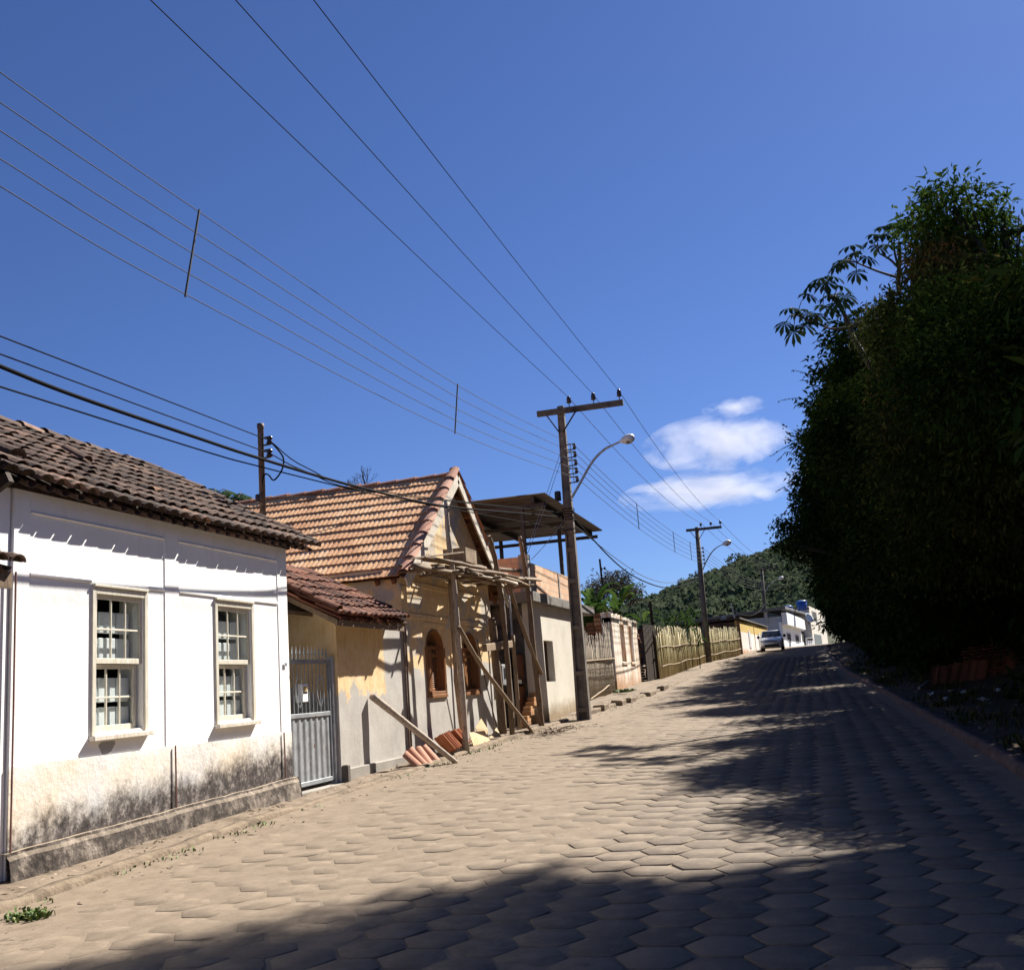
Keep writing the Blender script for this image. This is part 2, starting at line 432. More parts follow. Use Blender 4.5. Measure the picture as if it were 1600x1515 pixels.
t = NT('kerb_stone'); f = t.noise(4, 6, rough=.68)
col = t.ramp(f, [(.28, (.07, .05, .037)), (.5, (.19, .145, .1)), (.72, (.27, .21, .15))]); t.bump(t.noise(22, 6, rough=.7), .8, .03); M['kerb'] = t.out(col, .95)
t = NT('sidewalk_dust'); f = t.noise(2.5, 6, rough=.68)
col = t.ramp(f, [(.3, (.09, .066, .043)), (.5, (.17, .13, .093)), (.72, (.24, .19, .14))]); t.bump(t.noise(30, 6, rough=.7), .7, .02); M['walk'] = t.out(col, .95)
t = NT('kerb_red'); f = t.noise(4, 6, rough=.68)
col = t.ramp(f, [(.3, (.07, .045, .036)), (.7, (.19, .125, .1))]); t.bump(t.noise(22, 6, rough=.7), .8, .03); M['kerb_red'] = t.out(col, .95)

def kerbh(y):
    return .085+.03*math.sin(y*.35)+(.06 if 28 < y < 36 else 0) if y > 12 else .085
def kerb_line(name, side, ys, hfun, w, mat):
    rows = []
    for y in ys:
        e = xl(y) if side < 0 else xr(y); g = gz(y); j = .035*(vn(y*1.6, 7.3)-.5)+.015*(vn(y*9, 2.2)-.5)
        h = hfun(y)+.03*(vn(y*2.2, 1.5)-.5)+.014*(vn(y*11, 4.4)-.5)
        c = .02+.015*vn(y*5, 9)
        rows.append([(e+side*j, y, g-.08), (e+side*(j+.012), y, g+h-c), (e+side*(j+.012+c), y, g+h), (e+side*(w+j), y, g+h+.004), (e+side*(w+j+.01), y, g-.08)])
    A = np.array(rows); return grid_mesh(name, A[..., 0], A[..., 1], A[..., 2], mat, smooth=False)
kerb_line('kerb', -1, np.concatenate([np.arange(-10, 36, .11), np.arange(36, 110, .4)]), kerbh, .15, M['kerb'])
kerb_line('kerb', 1, np.concatenate([np.arange(-10, 40, .11), np.arange(40, 80, .4)]), lambda y: .13, .15, M['kerb_red'])
# kerb stones that stand up broken along the pavement beyond the pole
rows = []
for y in np.concatenate([np.arange(-10, 34, .12), np.arange(34, 100, .4)]):
    g = gz(y)+kerbh(y)-.012; e = xl(y)-.14; w = -7.05 if y < 31.5 else -7.05-.5*min(1, (y-31.5)/2) if y < 46 else -6.9 if y < 50 else min(-6.9+(y-50)*.12, -4.6)
    w = min(w, e-.15)
    us = np.linspace(0, 1, 9)
    rows.append([(e+(w-e)*u, y, g+.012*(vn(u*6+3, y*3)-.5)*2+.03*u+.02*(vn(u*3, y*.9)-.5)) for u in us])
A = np.array(rows); grid_mesh('sidewalk', A[..., 0], A[..., 1], A[..., 2], M['walk'])
# ------------------------------------------------------------------ roof tile builders
def arc_tile(mb, O, A, S, N, r0, r1, L, t, flip=1, seg=6, spread=pi*.92):
    """a tapered half barrel from O up the slope: r0 at the low end, r1 at the high end, wall thickness t"""
    vs = []
    for (u, rr) in ((0, r0), (L, r1)):
        for dr in (0, -t):
            for k in range(seg+1):
                a = (pi-spread)/2+spread*k/seg
                r = rr+dr
                vs.append(O+S*u+A*(-cos(a)*r)+N*(flip*(sin(a)*r*.8)))
    n = seg+1; fs = []
    for k in range(seg):
        fs += [(k, k+1, 2*n+k+1, 2*n+k), (n+k, 3*n+k, 3*n+k+1, n+k+1), (k, n+k, n+k+1, k+1), (2*n+k, 2*n+k+1, 3*n+k+1, 3*n+k)]
    fs += [(0, 2*n, 3*n, n), (seg, n+seg, 3*n+seg, 2*n+seg)]
    mb.add(vs, fs)

def barrel_roof(mb, O, A, S, W, H, pitch=.22, row=.36, seed=1, sag=0.0, lowvar=.015, skip=()):
    rn = random.Random(seed); O, A, S = Vector(O), Vector(A).normalized(), Vector(S).normalized()
    N = A.cross(S).normalized()
    if N.z < 0: N = -N
    nc, nr = int(W/pitch), int(H/row+.99)
    for c in range(nc+1):
        wv = rn.uniform(-.012, .012)
        for r in range(nr):
            L = min(row*1.22, H-r*row+.05)
            if L < .1: continue
            dz = -sag*sin(pi*c/nc)*(1-.4*r/nr)+N.z*.0
            for kind in (0, 1):
                if kind == 0 and c == nc: continue
                mb.tint = min(1, max(0, rn.gauss(.45, .2)))
                j = Vector((rn.uniform(-.012, .012), rn.uniform(-.012, .012), rn.uniform(-.006, .008)))
                low = rn.uniform(-lowvar, lowvar)*(1 if r else .3)
                if r == 0: j = j*.35
                if kind == 0:   # channel
                    P = O+A*((c+.5)*pitch+wv)+S*(r*row+(.045 if r else .0)+low)+N*(.03-.02)+j+Vector((0, 0, dz))
                    arc_tile(mb, P, A, S, N, pitch*(.40 if r else .33), pitch*.46, L, .013, -1)
                else:
                    P = O+A*(c*pitch+wv)+S*(r*row-.02+low)+N*(.062 if r else .05)+j+Vector((0, 0, dz))
                    S2 = (S-N*.045).normalized()
                    S2 = (S2+A*rn.uniform(-.03, .03)).normalized()
                    arc_tile(mb, P, A, S2, N, pitch*.46, pitch*.38, L, .014, 1)
                    if r == 0:      # mortar that closes the mouth of the eave tile
                        mb.tint = .25; q = [(-cos(a)*pitch*.5, sin(a)*pitch*.36) for a in np.linspace(0, pi, 7)]; q = [(-pitch*.5, .0)]+q+[(pitch*.5, .0)]
                        vs = [P+S*u_+A*e+N*f_ for u_ in (.05, .1) for e, f_ in q]; k_ = len(q); mb.add(vs, [tuple(range(k_)), tuple(range(k_, 2*k_))[::-1]]+[(i, (i+1) % k_, k_+(i+1) % k_, k_+i) for i in range(k_)])

def french_roof(mb, O, A, S, W, H, tw=.205, row=.335, seed=1):
    rn = random.Random(seed); O, A, S = Vector(O), Vector(A).normalized(), Vector(S).normalized()
    N = A.cross(S).normalized()
    if N.z < 0: N = -N
    nc, nr = int(W/tw), int(H/row+.5)
    prof = [(0, .004), (.12, .012), (.25, .013), (.38, .006), (.5, .004), (.62, .011), (.78, .012), (.9, .007), (1.02, .003)]
    n = len(prof)
    for r in range(nr):
        band = rn.gauss(0, .05); off = rn.uniform(-.02, .02)
        for c in range(nc):
            mb.tint = min(1, max(0, .56+band+.35*(vn(c*.35+seed, r*.6)-.5)+rn.gauss(0, .1)))
            L = min(row*1.1, H-r*row); yo = rn.uniform(-.006, .006)
            P = O+A*(c*tw+off)+S*(r*row+yo)
            tl = rn.uniform(-.004, .004)
            vs = []
            for (u, h) in ((0, .027+tl), (L, .0)):
                for f, z in prof: vs.append(P+A*(f*tw)+S*u+N*(z+h))
            for f, z in prof: vs.append(P+A*(f*tw)+S*.004+N*(z+.012))
            fs = []
            for k in range(n-1):
                fs += [(k, k+1, n+k+1, n+k), (2*n+k, 2*n+k+1, k+1, k)]
            mb.add(vs, fs)

def cap_row(mb, p, q, r=.1, L=.38, N=(0, 0, 1), seed=2, lift=.02):
    rn = random.Random(seed); p, q, N = Vector(p), Vector(q), Vector(N)
    d = (q-p); n = max(1, int(d.length/L)); S = d.normalized(); A = S.cross(N).normalized(); N = A.cross(S).normalized()
    if N.dot(Vector((0, 0, 1))) < 0 and abs(N.z) > .1: N = -N
    for i in range(n):
        mb.tint = min(1, max(0, rn.gauss(.5, .22)))
        P = p+S*(i*d.length/n)+N*(lift+rn.uniform(-.008, .012))+A*rn.uniform(-.012, .012)
        arc_tile(mb, P, A, (S-N*.03).normalized(), N, r*rn.uniform(1.02, 1.1), r*.88, d.length/n*1.16, .014, 1)

# ------------------------------------------------------------------ wall materials
t = NT('white_limewash'); n = t.noise(1.3, 6, rough=.65); x, y, z = t.sep(t.pos())
col = t.ramp(n, [(.3, (.8, .79, .76)), (.6, (.87, .87, .86))])
streak = t.noise(3, 5, t.scale(t.pos(), (3, 3, .35)), .65)
col = t.mix(t.math('MULTIPLY', t.step(streak, .56, .75), .3), col, (.55, .5, .4))
t.bump(t.noise(16, 6, rough=.6), .35, .012); M['limewash'] = t.out(col, .85)

t = NT('stained_dado'); x, y, z = t.sep(t.pos())
h = t.math('SUBTRACT', z, t.math('MULTIPLY', y, .025))
n = t.noise(1.7, 6, rough=.7); n2 = t.noise(11, 5, rough=.72)
base = t.ramp(t.noise(1.1, 5), [(.35, (.7, .6, .47)), (.5, (.68, .63, .56)), (.65, (.6, .59, .585))])
base = t.mix(.45, base, t.ramp(n2, [(.3, (.36, .36, .36)), (.7, (.6, .6, .6))]), 'OVERLAY')
hh = t.math('ADD', t.math('ADD', h, t.math('MULTIPLY', t.math('SUBTRACT', n, .5), .75)), t.math('MULTIPLY', t.math('SUBTRACT', n2, .5), .35))
hh = t.math('SUBTRACT', hh, t.math('MULTIPLY', t.math('SUBTRACT', y, 7.8), .038))
mould = t.ramp(n2, [(.32, (.022, .018, .017)), (.5, (.075, .062, .058)), (.66, (.26, .23, .21))])
base = t.mix(t.step(t.math('ADD', z, t.math('MULTIPLY', t.math('SUBTRACT', n, .5), .8)), 1.08, 1.4), base, (.76, .74, .7))
col = t.mix(t.step(hh, .72, .34), base, mould)
t.bump(n2, .5, .02); M['dado'] = t.out(col, .95)

t = NT('mouldy_plinth'); n2 = t.noise(7, 6, rough=.72); n = t.noise(2.0, 4)
col = t.ramp(t.math('ADD', t.math('MULTIPLY', n2, .6), t.math('MULTIPLY', n, .4)), [(.36, (.02, .016, .014)), (.48, (.08, .065, .055)), (.58, (.24, .2, .165)), (.7, (.36, .31, .26))])
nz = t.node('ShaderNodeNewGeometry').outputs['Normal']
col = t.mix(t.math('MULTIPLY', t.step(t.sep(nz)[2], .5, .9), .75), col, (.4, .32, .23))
t.bump(n2, .9, .035); M['plinth'] = t.out(col, .95)

def patchy(name, zlo, ycut=None, zc=.7):
    """old yellow paint above, bare grey render below and where it has been patched"""
    t = NT(name); x, y, z = t.sep(t.pos())
    n = t.noise(1.5, 6, rough=.62); n2 = t.noise(5, 5, rough=.7)
    grey = t.ramp(t.noise(1.3, 6, rough=.65), [(.3, (.33, .31, .285)), (.5, (.42, .395, .36)), (.7, (.49, .465, .425))])
    yel = t.ramp(n2, [(.3, (.6, .39, .19)), (.5, (.7, .5, .27)), (.7, (.74, .57, .36))])
    yel = t.mix(t.math('MULTIPLY', t.step(t.noise(2, 6, t.scale(t.pos(), (4, 4, .5)), .7), .5, .7), .5), yel, (.7, .58, .38))
    zz = t.math('ADD', z, t.math('MULTIPLY', t.math('SUBTRACT', n, .5), 2*zc))
    m = t.step(zz, zlo-.04, zlo+.04)
    if ycut:
        yy = t.math('ADD', y, t.math('MULTIPLY', t.math('SUBTRACT', n2, .5), .35))
        m = t.math('MULTIPLY', m, t.step(yy, ycut+.05, ycut-.05))
    col = t.mix(m, grey, yel)
    if not ycut: col = t.mix(t.math('MULTIPLY', t.step(t.noise(1.1, 6, rough=.7), .53, .57), .8), col, grey)
    drip = t.noise(3, 5, t.scale(t.pos(), (5, 5, .4)), .7)
    col = t.mix(t.math('MULTIPLY', t.step(drip, .54, .72), .35), col, (.3, .22, .13))
    t.bump(t.noise(20, 6, rough=.65), .35, .012); return t.out(col, .9)
M['annex_wall'] = patchy('annex_render', 1.78, 16.35)
M['gable_wall'] = patchy('gable_render', 2.12)

# ------------------------------------------------------------------ the white house
X0 = -6.97
wh = thing('white_house', 'long low white house with two sash windows, mouldy base and dark old tile roof', 'house', (X0, 10.4, gz(10.4)))
HY0, HY1 = 7.78, 13.0
W1 = (8.88, 9.80, 1.41, 2.95); W2 = (11.14, 12.06, 1.41, 2.95)
mb = MB(); op = lambda w: (w[0]+.07, w[1]-.07, w[2]+.07, w[3]-.06)
mb.wall_x(X0-.3, X0, [HY0, HY1], [-.2, 3.86], [op(W1), op(W2)])
mb.box((-12, HY1-.25, -.2), (X0-.302, HY1, 3.83)); mb.box((-12, HY0, -.2), (X0-.302, HY0+.2, 3.83)); mb.box((-12.2, HY0, -.2), (-12.002, HY1, 3.8))
# gable ends under the roof
for yy0 in (HY0+.01, HY1-.24): mb.prism([(X0-.35, 3.832), (-12, 3.832), (-9.78, 5.36)], 1, yy0, yy0+.22)
mb.build('wall', M['limewash'], wh)
mb = MB()
for a, b in ((HY0+.002, 8.0), (10.12, 10.4), (12.72, HY1-.002)): mb.box((X0-.01, a, 1.2), (X0+.009, b, 3.85))
for a, b in ((8.0, 10.12), (10.4, 12.72)):
    mb.box((X0-.01, a+.001, 3.6), (X0+.008, b-.001, 3.849)); mb.box((X0-.01, a+.001, 3.58), (X0+.02, b-.001, 3.6))
    if a < 9: segs = ((a+.001, W1[0]-.005), (W1[1]+.005, b-.001))
    else: segs = ((a+.001, b-.001),)
    for c, d in segs: mb.box((X0-.01, c, 2.985), (X0+.016, d, 3.02))
mb.build('pilaster_moulding', M['limewash'], wh, bevel=.006)
mb = MB()
ys_ = [HY0+.004]
for a in ys_:
    b = HY1-.004; mb.box((X0-.02, a, -.2), (X0+.014, b, 1.262))
o = mb.build('dado', M['dado'], wh)
mb = MB(); pts = np.arange(HY0-.05, HY1+.08, .13)
for i in range(len(pts)-1):
    a, b = pts[i], pts[i+1]
    def ring(y):
        h = gz(y)+.30+.014*vn(y*4, 3); p = .085+.025*(vn(y*3, 8)-.5)
        return [(X0-.02, y, h+.03), (X0+.05, y, h+.028), (X0+p-.03, y, h), (X0+p, y, h-.035), (X0+p+.015, y, gz(y)+.15), (X0+p+.03, y, gz(y)-.1)]
    ra, rb = ring(a), ring(b)
    for k in range(5): mb.face([ra[k], rb[k], rb[k+1], ra[k+1]])
ra = ring(HY1+.08); mb.face(ra+[(X0-.02, HY1+.08, 0)])
mb.build('plinth', M['plinth'], wh)
mb = MB()
rodm = mottled('rod_brown', (.12, .05, .04), (.2, .1, .08), 4, .7, 0)
for yy_, z0, z1 in ((10.26, gz(10)+.35, 1.27), (12.74, gz(12.7)+.36, 1.27), (7.79, .4, 3.0)):
    mb = MB(); mb.tube([(X0+.04, yy_, z0), (X0+.038, yy_+.004, (z0+z1)/2), (X0+.036, yy_, z1)], .009, 6); mb.build('drain_rod', rodm, wh)
mb = MB(); mb.prism([(9.05, 1.39), (9.0, 1.36), (9.06, 1.27), (9.12, 1.265), (9.2, 1.29), (9.26, 1.36), (9.25, 1.39)], 0, X0, X0+.004)
mb.build('bare_patch', mottled('bare_plaster', (.3, .3, .3), (.38, .37, .36), 9, .9, .3), wh)
mb = MB(); mb.box((X0+.022, 12.83, 2.14), (X0+.03, 12.9, 2.2)); mb.build('number_plate', M['pvc'], wh)
mb = MB()
for a, b in ((12.845, 12.852), (12.875, 12.882)): mb.box((X0+.03, a, 2.15), (X0+.032, b, 2.19))
mb.box((X0+.03, 12.852, 2.166), (X0+.0318, 12.875, 2.173)); mb.build('plate_mark', M['cable'], wh)

def sash_window(par, w, seed):
    y0, y1, z0, z1 = w; rn = random.Random(seed)
    mb = MB(); T = .06
    mb.box((X0-.06, y0, z0+.05), (X0+.02, y0+T, z1)); mb.box((X0-.06, y1-T, z0+.05), (X0+.02, y1, z1))
    mb.box((X0-.06, y0+T+.001, z1-.07), (X0+.018, y1-T-.001, z1)); mb.box((X0-.06, y0+.01, z1+.002), (X0+.04, y1-.01, z1+.03))
    mb.box((X0-.06, y0+T+.001, z0+.05), (X0-.005, y1-T-.001, z0+.085))
    win = mb.build('window', M['window_paint'], par, bevel=.004)
    mb = MB(); mb.bar((X0+.02, y0-.03, z0+.02), (X0+.02, y1+.02, z0+.028), .11, .05); mb.build('sill', M['paint_wood'], win, bevel=.005)
    oy0, oy1, oz0, oz1 = y0+T, y1-T, z0+.085, z1-.07; zm = (oz0+oz1)/2+.01
    def sash(xo, a, b, c, d):
        mb = MB(); s_ = .045
        mb.box((xo-.035, a, c), (xo, a+s_, d)); mb.box((xo-.035, b-s_, c), (xo, b, d))
        mb.box((xo-.035, a+s_, c), (xo-.001, b-s_, c+.055)); mb.box((xo-.035, a+s_, d-.045), (xo-.001, b-s_, d))
        for k in (1, 2):
            yy = a+s_+(b-a-2*s_)*k/3; mb.box((xo-.028, yy-.01, c+.055), (xo-.006, yy+.01, d-.045))
        zz = (c+d)/2; mb.box((xo-.027, a+s_, zz-.01), (xo-.007, b-s_, zz+.01))
        mb.build('sash', M['window_paint'], win, bevel=.003)
        g = MB(); g.box((xo-.019, a+s_, c+.05), (xo-.015, b-s_, d-.04)); g.build('pane', M['glass'], win)
    sash(X0-.012, oy0+.002, oy1-.002, zm-.025, oz1-.002)
    sash(X0-.055, oy0+.004, oy1-.06, oz0+.002, zm-.03)
    # panelled shutters folded half open inside the room
    mb = MB(); xs = X0-.125; L = (oy1-oy0)
    cuts_z = [(oz0-.15, oz0+.24), (oz0+.29, oz0+.54), (zm+.02, zm+.25), (zm+.30, oz1-.16)]
    yc = [oy0-.06, oy0+.2, oy0+.225, oy0+.49, oy0+.515, oy0+.72]
    for lo_ in (0, 2):
        mb = MB()
        for c, d in cuts_z[lo_:lo_+2]:
            for i in (0, 2, 4): mb.box((xs-.03, yc[i], c), (xs, yc[i+1], d))
        mb.build('inner_shutter', M['shutter_grey'], win, bevel=.006)
sash_window(wh, W1, 1); sash_window(wh, W2, 2)
mb = MB(); mb.box((-8.3, HY0+.25, .2), (-8.2, HY1-.3, 3.7)); mb.build('room', M['dark_room'], wh)

EX, EZ, RX, RZ = -6.80, 3.83, -9.78, 5.45
Sv = Vector((RX-EX, 0, RZ-EZ)); H = Sv.length
mb = MB(); barrel_roof(mb, (EX, 7.5, EZ), (0, 1, 0), Sv, 6.1, H, .225, .36, 11, .05)
mb.tint = .55; arc_tile(mb, Vector((EX, 10.35, EZ))+Sv*.47+Vector((0, 0, .12)), Vector((0, 1, 0)), (Sv.normalized()+Vector((0, .25, .02))).normalized(), Vector((.48, 0, .87)), .1, .085, .5, .014)
cap_row(mb, (RX, 7.4, RZ+.05), (RX, 13.62, RZ+.02), .12, .42, seed=4, lift=.02)
cap_row(mb, (EX-.02, 13.58, EZ+.08), (RX, 13.58, RZ+.08), .1, .4, N=(.48, 0, .87), seed=9, lift=.01)
B2 = Vector((-12.4-RX, 0, 4.0-RZ)); mb.tint = .4; mb.face([(RX, 7.5, RZ), (RX, 13.6, RZ), (-12.6, 13.6, 3.9), (-12.6, 7.5, 3.9)])
mb.build('roof', M['tile_old'], wh)
mb = MB()
Nn = Vector((.48, 0, .877)); u = Sv.normalized()
for k in range(0, 14):
    yk = 7.55+k*.455; a = Vector((EX-.14, yk, EZ+.06))-Nn*.03; mb.bar(a, a+u*3.2, .07, .09, Nn)
mb.box((X0-.12, 7.52, 3.79), (X0+.02, 13.1, 3.9))
mb.face([(EX-.15, 7.5, EZ+.075), (EX-.15, 13.55, EZ+.075), (RX, 13.55, RZ-.06), (RX, 7.5, RZ-.06)])
mb.build('rafter', M['timber_dark'], wh)

# ------------------------------------------------------------------ the house on the left, only its corner in view
nb = thing('neighbour_house', 'house cut off at the left edge, dark eave tiles and a small tiled canopy', 'house', (X0, 6.0, gz(6)))
mb = MB(); mb.box((-12, -3, -.3), (X0-.015, HY0-.02, 3.9)); mb.build('wall', M['limewash'], nb)
mb = MB(); barrel_roof(mb, (EX+.12, 2.2, EZ+.02), (0, 1, 0), Sv, 5.15, H+.1, .225, .36, 21, .03)
cap_row(mb, (EX+.16, 7.43, EZ+.12), (RX, 7.43, RZ+.12), .11, .4, N=(.48, 0, .87), seed=19)
mb.build('roof', M['tile_old'], nb)
mb = MB(); mb.bar((X0+.02, 7.36, 3.62), (EX+.16, 7.36, 3.78), .06, .1); mb.bar((X0, 7.36, 3.3), (X0, 7.36, 3.8), .07, .07); mb.build('bracket', M['timber_dark'], nb)
cp = at(38, 910, y=7.2)
mb = MB(); barrel_roof(mb, (-6.42, 5.6, 2.93), (0, 1, 0), (-.5, 0, .16), 1.62, .6, .2, .3, 31); ca = mb.build('canopy', M['tile_old'], nb)
mb = MB(); mb.box((X0, 5.6, 2.8), (-6.5, 7.2, 2.86)); mb.box((-6.5, 5.6, 2.76), (-6.46, 7.22, 2.9)); mb.build('canopy_board', M['timber'], ca)
mb = MB(); mb.box((X0, 6.9, 2.45), (X0+.12, 7.05, 2.79)); mb.build('canopy_bracket', M['timber_red'], ca)

# ------------------------------------------------------------------ gate and passage
gt = thing('metal_gate', 'grey metal gate, spear tips and bars above, ribbed sheet below', 'gate', (-7.06, 13.8, gz(13.8)))
GX = -7.06; ga, gb = 13.1, 14.40; zb, zm_, zt = gz(13.8)+.14, 1.46, 2.22
mb = MB()
for yy in (ga, gb): mb.box((GX-.025, yy-.025, zb), (GX+.025, yy+.025, zt+.03))
for zz in (zb+.03, zm_, zt): mb.box((GX-.022, ga+.026, zz-.03), (GX+.022, gb-.026, zz+.03))
t = NT('gate_metal'); f = t.noise(7, 6, rough=.7); col = t.ramp(f, [(.3, (.2, .21, .22)), (.6, (.33, .345, .36))]); col = t.mix(t.step(t.noise(5, 6, rough=.75), .6, .68), col, (.16, .07, .035))
t.bump(f, .15, .004); M['gate'] = t.out(col, .5, .2)
mb.build('gate_frame', M['gate'], gt, bevel=.004)
n = 11
for k in range(n):
    yy = ga+.06+(gb-ga-.12)*k/(n-1); mb = MB()
    mb.lathe([(.011, 0), (.011, .06), (.02, .085), (.012, .12), (.001, .2)], (GX, yy, zt+.03), 6); mb.build('spear_tip', M['galv'], gt)
mb = MB()
for k in range(n):
    yy = ga+.06+(gb-ga-.12)*k/(n-1); mb.tube([(GX, yy, zm_+.03), (GX, yy, zt-.03)], .008, 6)
mb.build('bars', M['gate'], gt)
for s in (-1, 1):
    mb = MB(); c = (ga+gb)/2+s*.33
    for q in (-1, 1):
        pts = [(GX+.015, c+q*(.02+.085*sin(t_*2.9))*1.0, zm_+.12+.42*t_) for t_ in np.linspace(0, 1, 8)]; pts += [(GX+.015, c+q*.06, zm_+.56), (GX+.015, c+q*.03, zm_+.5)]
        mb.tube(spline(pts, 3), .007, 5)
    mb.build('scroll', M['galv'], gt)
mb = MB(); n = 28; pv = []
for k in range(n+1):
    yy = ga+.03+(gb-ga-.06)*k/n; pv.append((GX+(.009 if (k//2) % 2 else -.006), yy))
for k in range(n): mb.face([(*pv[k], zb+.06), (*pv[k+1], zb+.06), (*pv[k+1], zm_-.03), (*pv[k], zm_-.03)])
mb.build('ribbed_sheet', M['gate'], gt)
mb = MB(); lx = at(478, 1082, x=GX+.03); yb, zb_ = lx.y, lx.z
mb.box((GX-.1, yb-.09, zb_-.13), (GX+.02, yb+.09, zb_+.13)); lb = mb.build('letter_box', M['white_paint'], gt, bevel=.01)
mb = MB(); mb.box((GX+.021, yb-.055, zb_+.02), (GX+.024, yb+.055, zb_+.09)); mb.build('slot_window', mottled('amber_plate', (.35, .25, .1), (.45, .33, .15), 8, .5, 0), lb)
mb = MB(); mb.box((GX+.021, yb-.06, zb_-.005), (GX+.025, yb+.06, zb_+.012)); mb.build('flap', M['cable'], lb)
tag(lb, 'white letter box fixed to the gate bars')
mb = MB(); mb.box((GX-.05, 14.435, gz(14)), (GX+.05, 14.52, 2.3)); mb.build('gate_post', M['galv'], gt, bevel=.006)
mb = MB(); mb.box((GX-.25, 13.1, -.1), (GX+.16, 14.5, gz(13.2)+.1)); mb.build('threshold', M['cement'], gt, bevel=.01)

# ------------------------------------------------------------------ lean-to annex
an = thing('lean_to_annex', 'low lean-to with peeling yellow paint, grey patches and red-brown barrel tiles', 'annex', (X0, 15.8, gz(15.8)))
mb = MB(); mb.box((-7.25, 14.53, -.2), (X0, 17.19, 2.93)); mb.prism([(-7.252, -.2), (-7.252, 3.0), (-8.5, 3.66), (-12, 3.7), (-12, -.2)], 1, 14.53, 14.75); mb.box((-11.9, 13.02, -.2), (-11.7, 14.528, 3.6)); mb.build('wall', M['annex_wall'], an)
mb = MB(); mb.prism([(-7.35, 3.0), (-8.5, 3.72), (-12, 3.74), (-12, 3.68), (-8.5, 3.66), (-7.35, 2.94)], 1, 13.01, 14.52); mb.build('passage_shade_cover', M['timber'], an)  # cover added over the passage to keep the side wall dark
mb = MB(); mb.box((X0-.05, 14.62, 0), (X0+.055, 17.19, .62)); mb.build('plinth', M['cement'], an, bevel=.012)
mb = MB(); mb.box((X0, 14.54, .1), (X0+.1, 14.64, .68)); mb.build('corner_block', M['concrete_dark'], an, bevel=.012)
LS = Vector((-1.95, 0, 1.03))
mb = MB(); barrel_roof(mb, (-6.6, 13.9, 2.83), (0, 1, .026), LS, 2.62, LS.length, .2, .36, 41, .02, .03)
cap_row(mb, (-6.6, 13.88, 2.92), (-8.55, 13.88, 3.95), .1, .4, N=(.46, 0, .88), seed=42); ro = mb.build('roof', M['tile_red'], an)
mb = MB(); Nn2 = Vector((.467, 0, .884))
for k in range(8):
    a = Vector((-6.64, 13.98+k*.37, 2.76+.01*k)); mb.bar(a, a+LS*.98, .06, .08, Nn2)
mb.face([(-6.63, 13.9, 2.8), (-6.63, 16.55, 2.86), (-8.55, 16.55, 3.88), (-8.55, 13.9, 3.82)])
mb.box((-6.68, 13.9, 2.72), (-6.64, 16.5, 2.80)); mb.build('rafter', M['timber'], ro)

# ------------------------------------------------------------------ gable house
gh = thing('gable_house', 'steep gabled house with orange tiles, half yellow half grey front', 'house', (X0, 19.9, gz(19.9)))
GY0, GY1, AY, AZ = 17.2, 22.6, 20.25, 6.17
VX = -6.75; EL, ER = 17.06, 23.44; EZg = 3.73
V1 = (18.36, 19.30, 1.62, 2.86); V2 = (20.5, 21.42, 1.62, 2.86)
mb = MB(); mb.wall_x(X0-.3, X0, [GY0, GY1], [-.1, 3.5], [V1, V2])
def arch_fill(mb, w, x0, x1):
    y0, y1, z0, z1 = w; c, r = (y0+y1)/2, (y1-y0)/2; zs = z1-r*.75
    for s in (-1, 1):
        poly = [(c+s*r, z1+.001), (c+s*r, zs)]+[(c+s*r*cos(a), zs+r*.75*sin(a)) for a in np.linspace(0, pi/2, 8)][1:]+[(c, z1+.001)]
        poly = [poly[0]]+poly[1:]
        for k in range(1, len(poly)-2): mb.prism([poly[0], poly[k], poly[k+1]], 0, x0, x1)
for w in (V1, V2): arch_fill(mb, w, X0-.3, X0-.001)
sl = (AZ-EZg)/(AY-EL); sr = (AZ-EZg)/(ER-AY)
top = lambda y: AZ-.12-(sl*(AY-y) if y < AY else sr*(y-AY))
mb.prism([(GY0, 3.502), (GY1, 3.502), (GY1, top(GY1)), (AY, top(AY)), (GY0, top(GY0))], 0, X0-.3, X0)
mb.box((-13, GY0, -.1), (X0-.302, GY0+.2, 3.9)); mb.box((-13, GY1-.2, -.1), (X0-.302, GY1, 3.9)); mb.box((-13.2, GY0, -.1), (-13.002, GY1, 3.9))
mb.build('wall', M['gable_wall'], gh)
mb = MB()
for a, b in ((GY0+.003, 17.5), (19.72, 20.02), (22.3, GY1-.003)): mb.box((X0-.01, a, .4), (X0+.022, b, 3.6))
mb.box((X0-.01, 17.502, 3.02), (X0+.018, 19.718, 3.12)); mb.box((X0-.01, 20.022, 3.02), (X0+.018, 22.298, 3.12))
for w in (V1, V2): mb.box((X0-.01, w[0]-.1, 2.9), (X0+.016, w[1]+.1, 2.98))
mb.box((X0-.01, GY0+.6, 3.62), (X0+.02, GY1-.6, 3.72))
mb.build('pilaster_moulding', M['gable_wall'], gh, bevel=.005)
mb = MB()
for yy in (17.2, 17.3): mb.tube([(X0+.035, yy, gz(17)+.1), (X0+.032, yy, 1.6), (X0+.035, yy, 2.85)], .016, 6)
mb.build('edge_rods', M['rust_pipe'], gh)  # two thin upright rods at the left edge of the wall
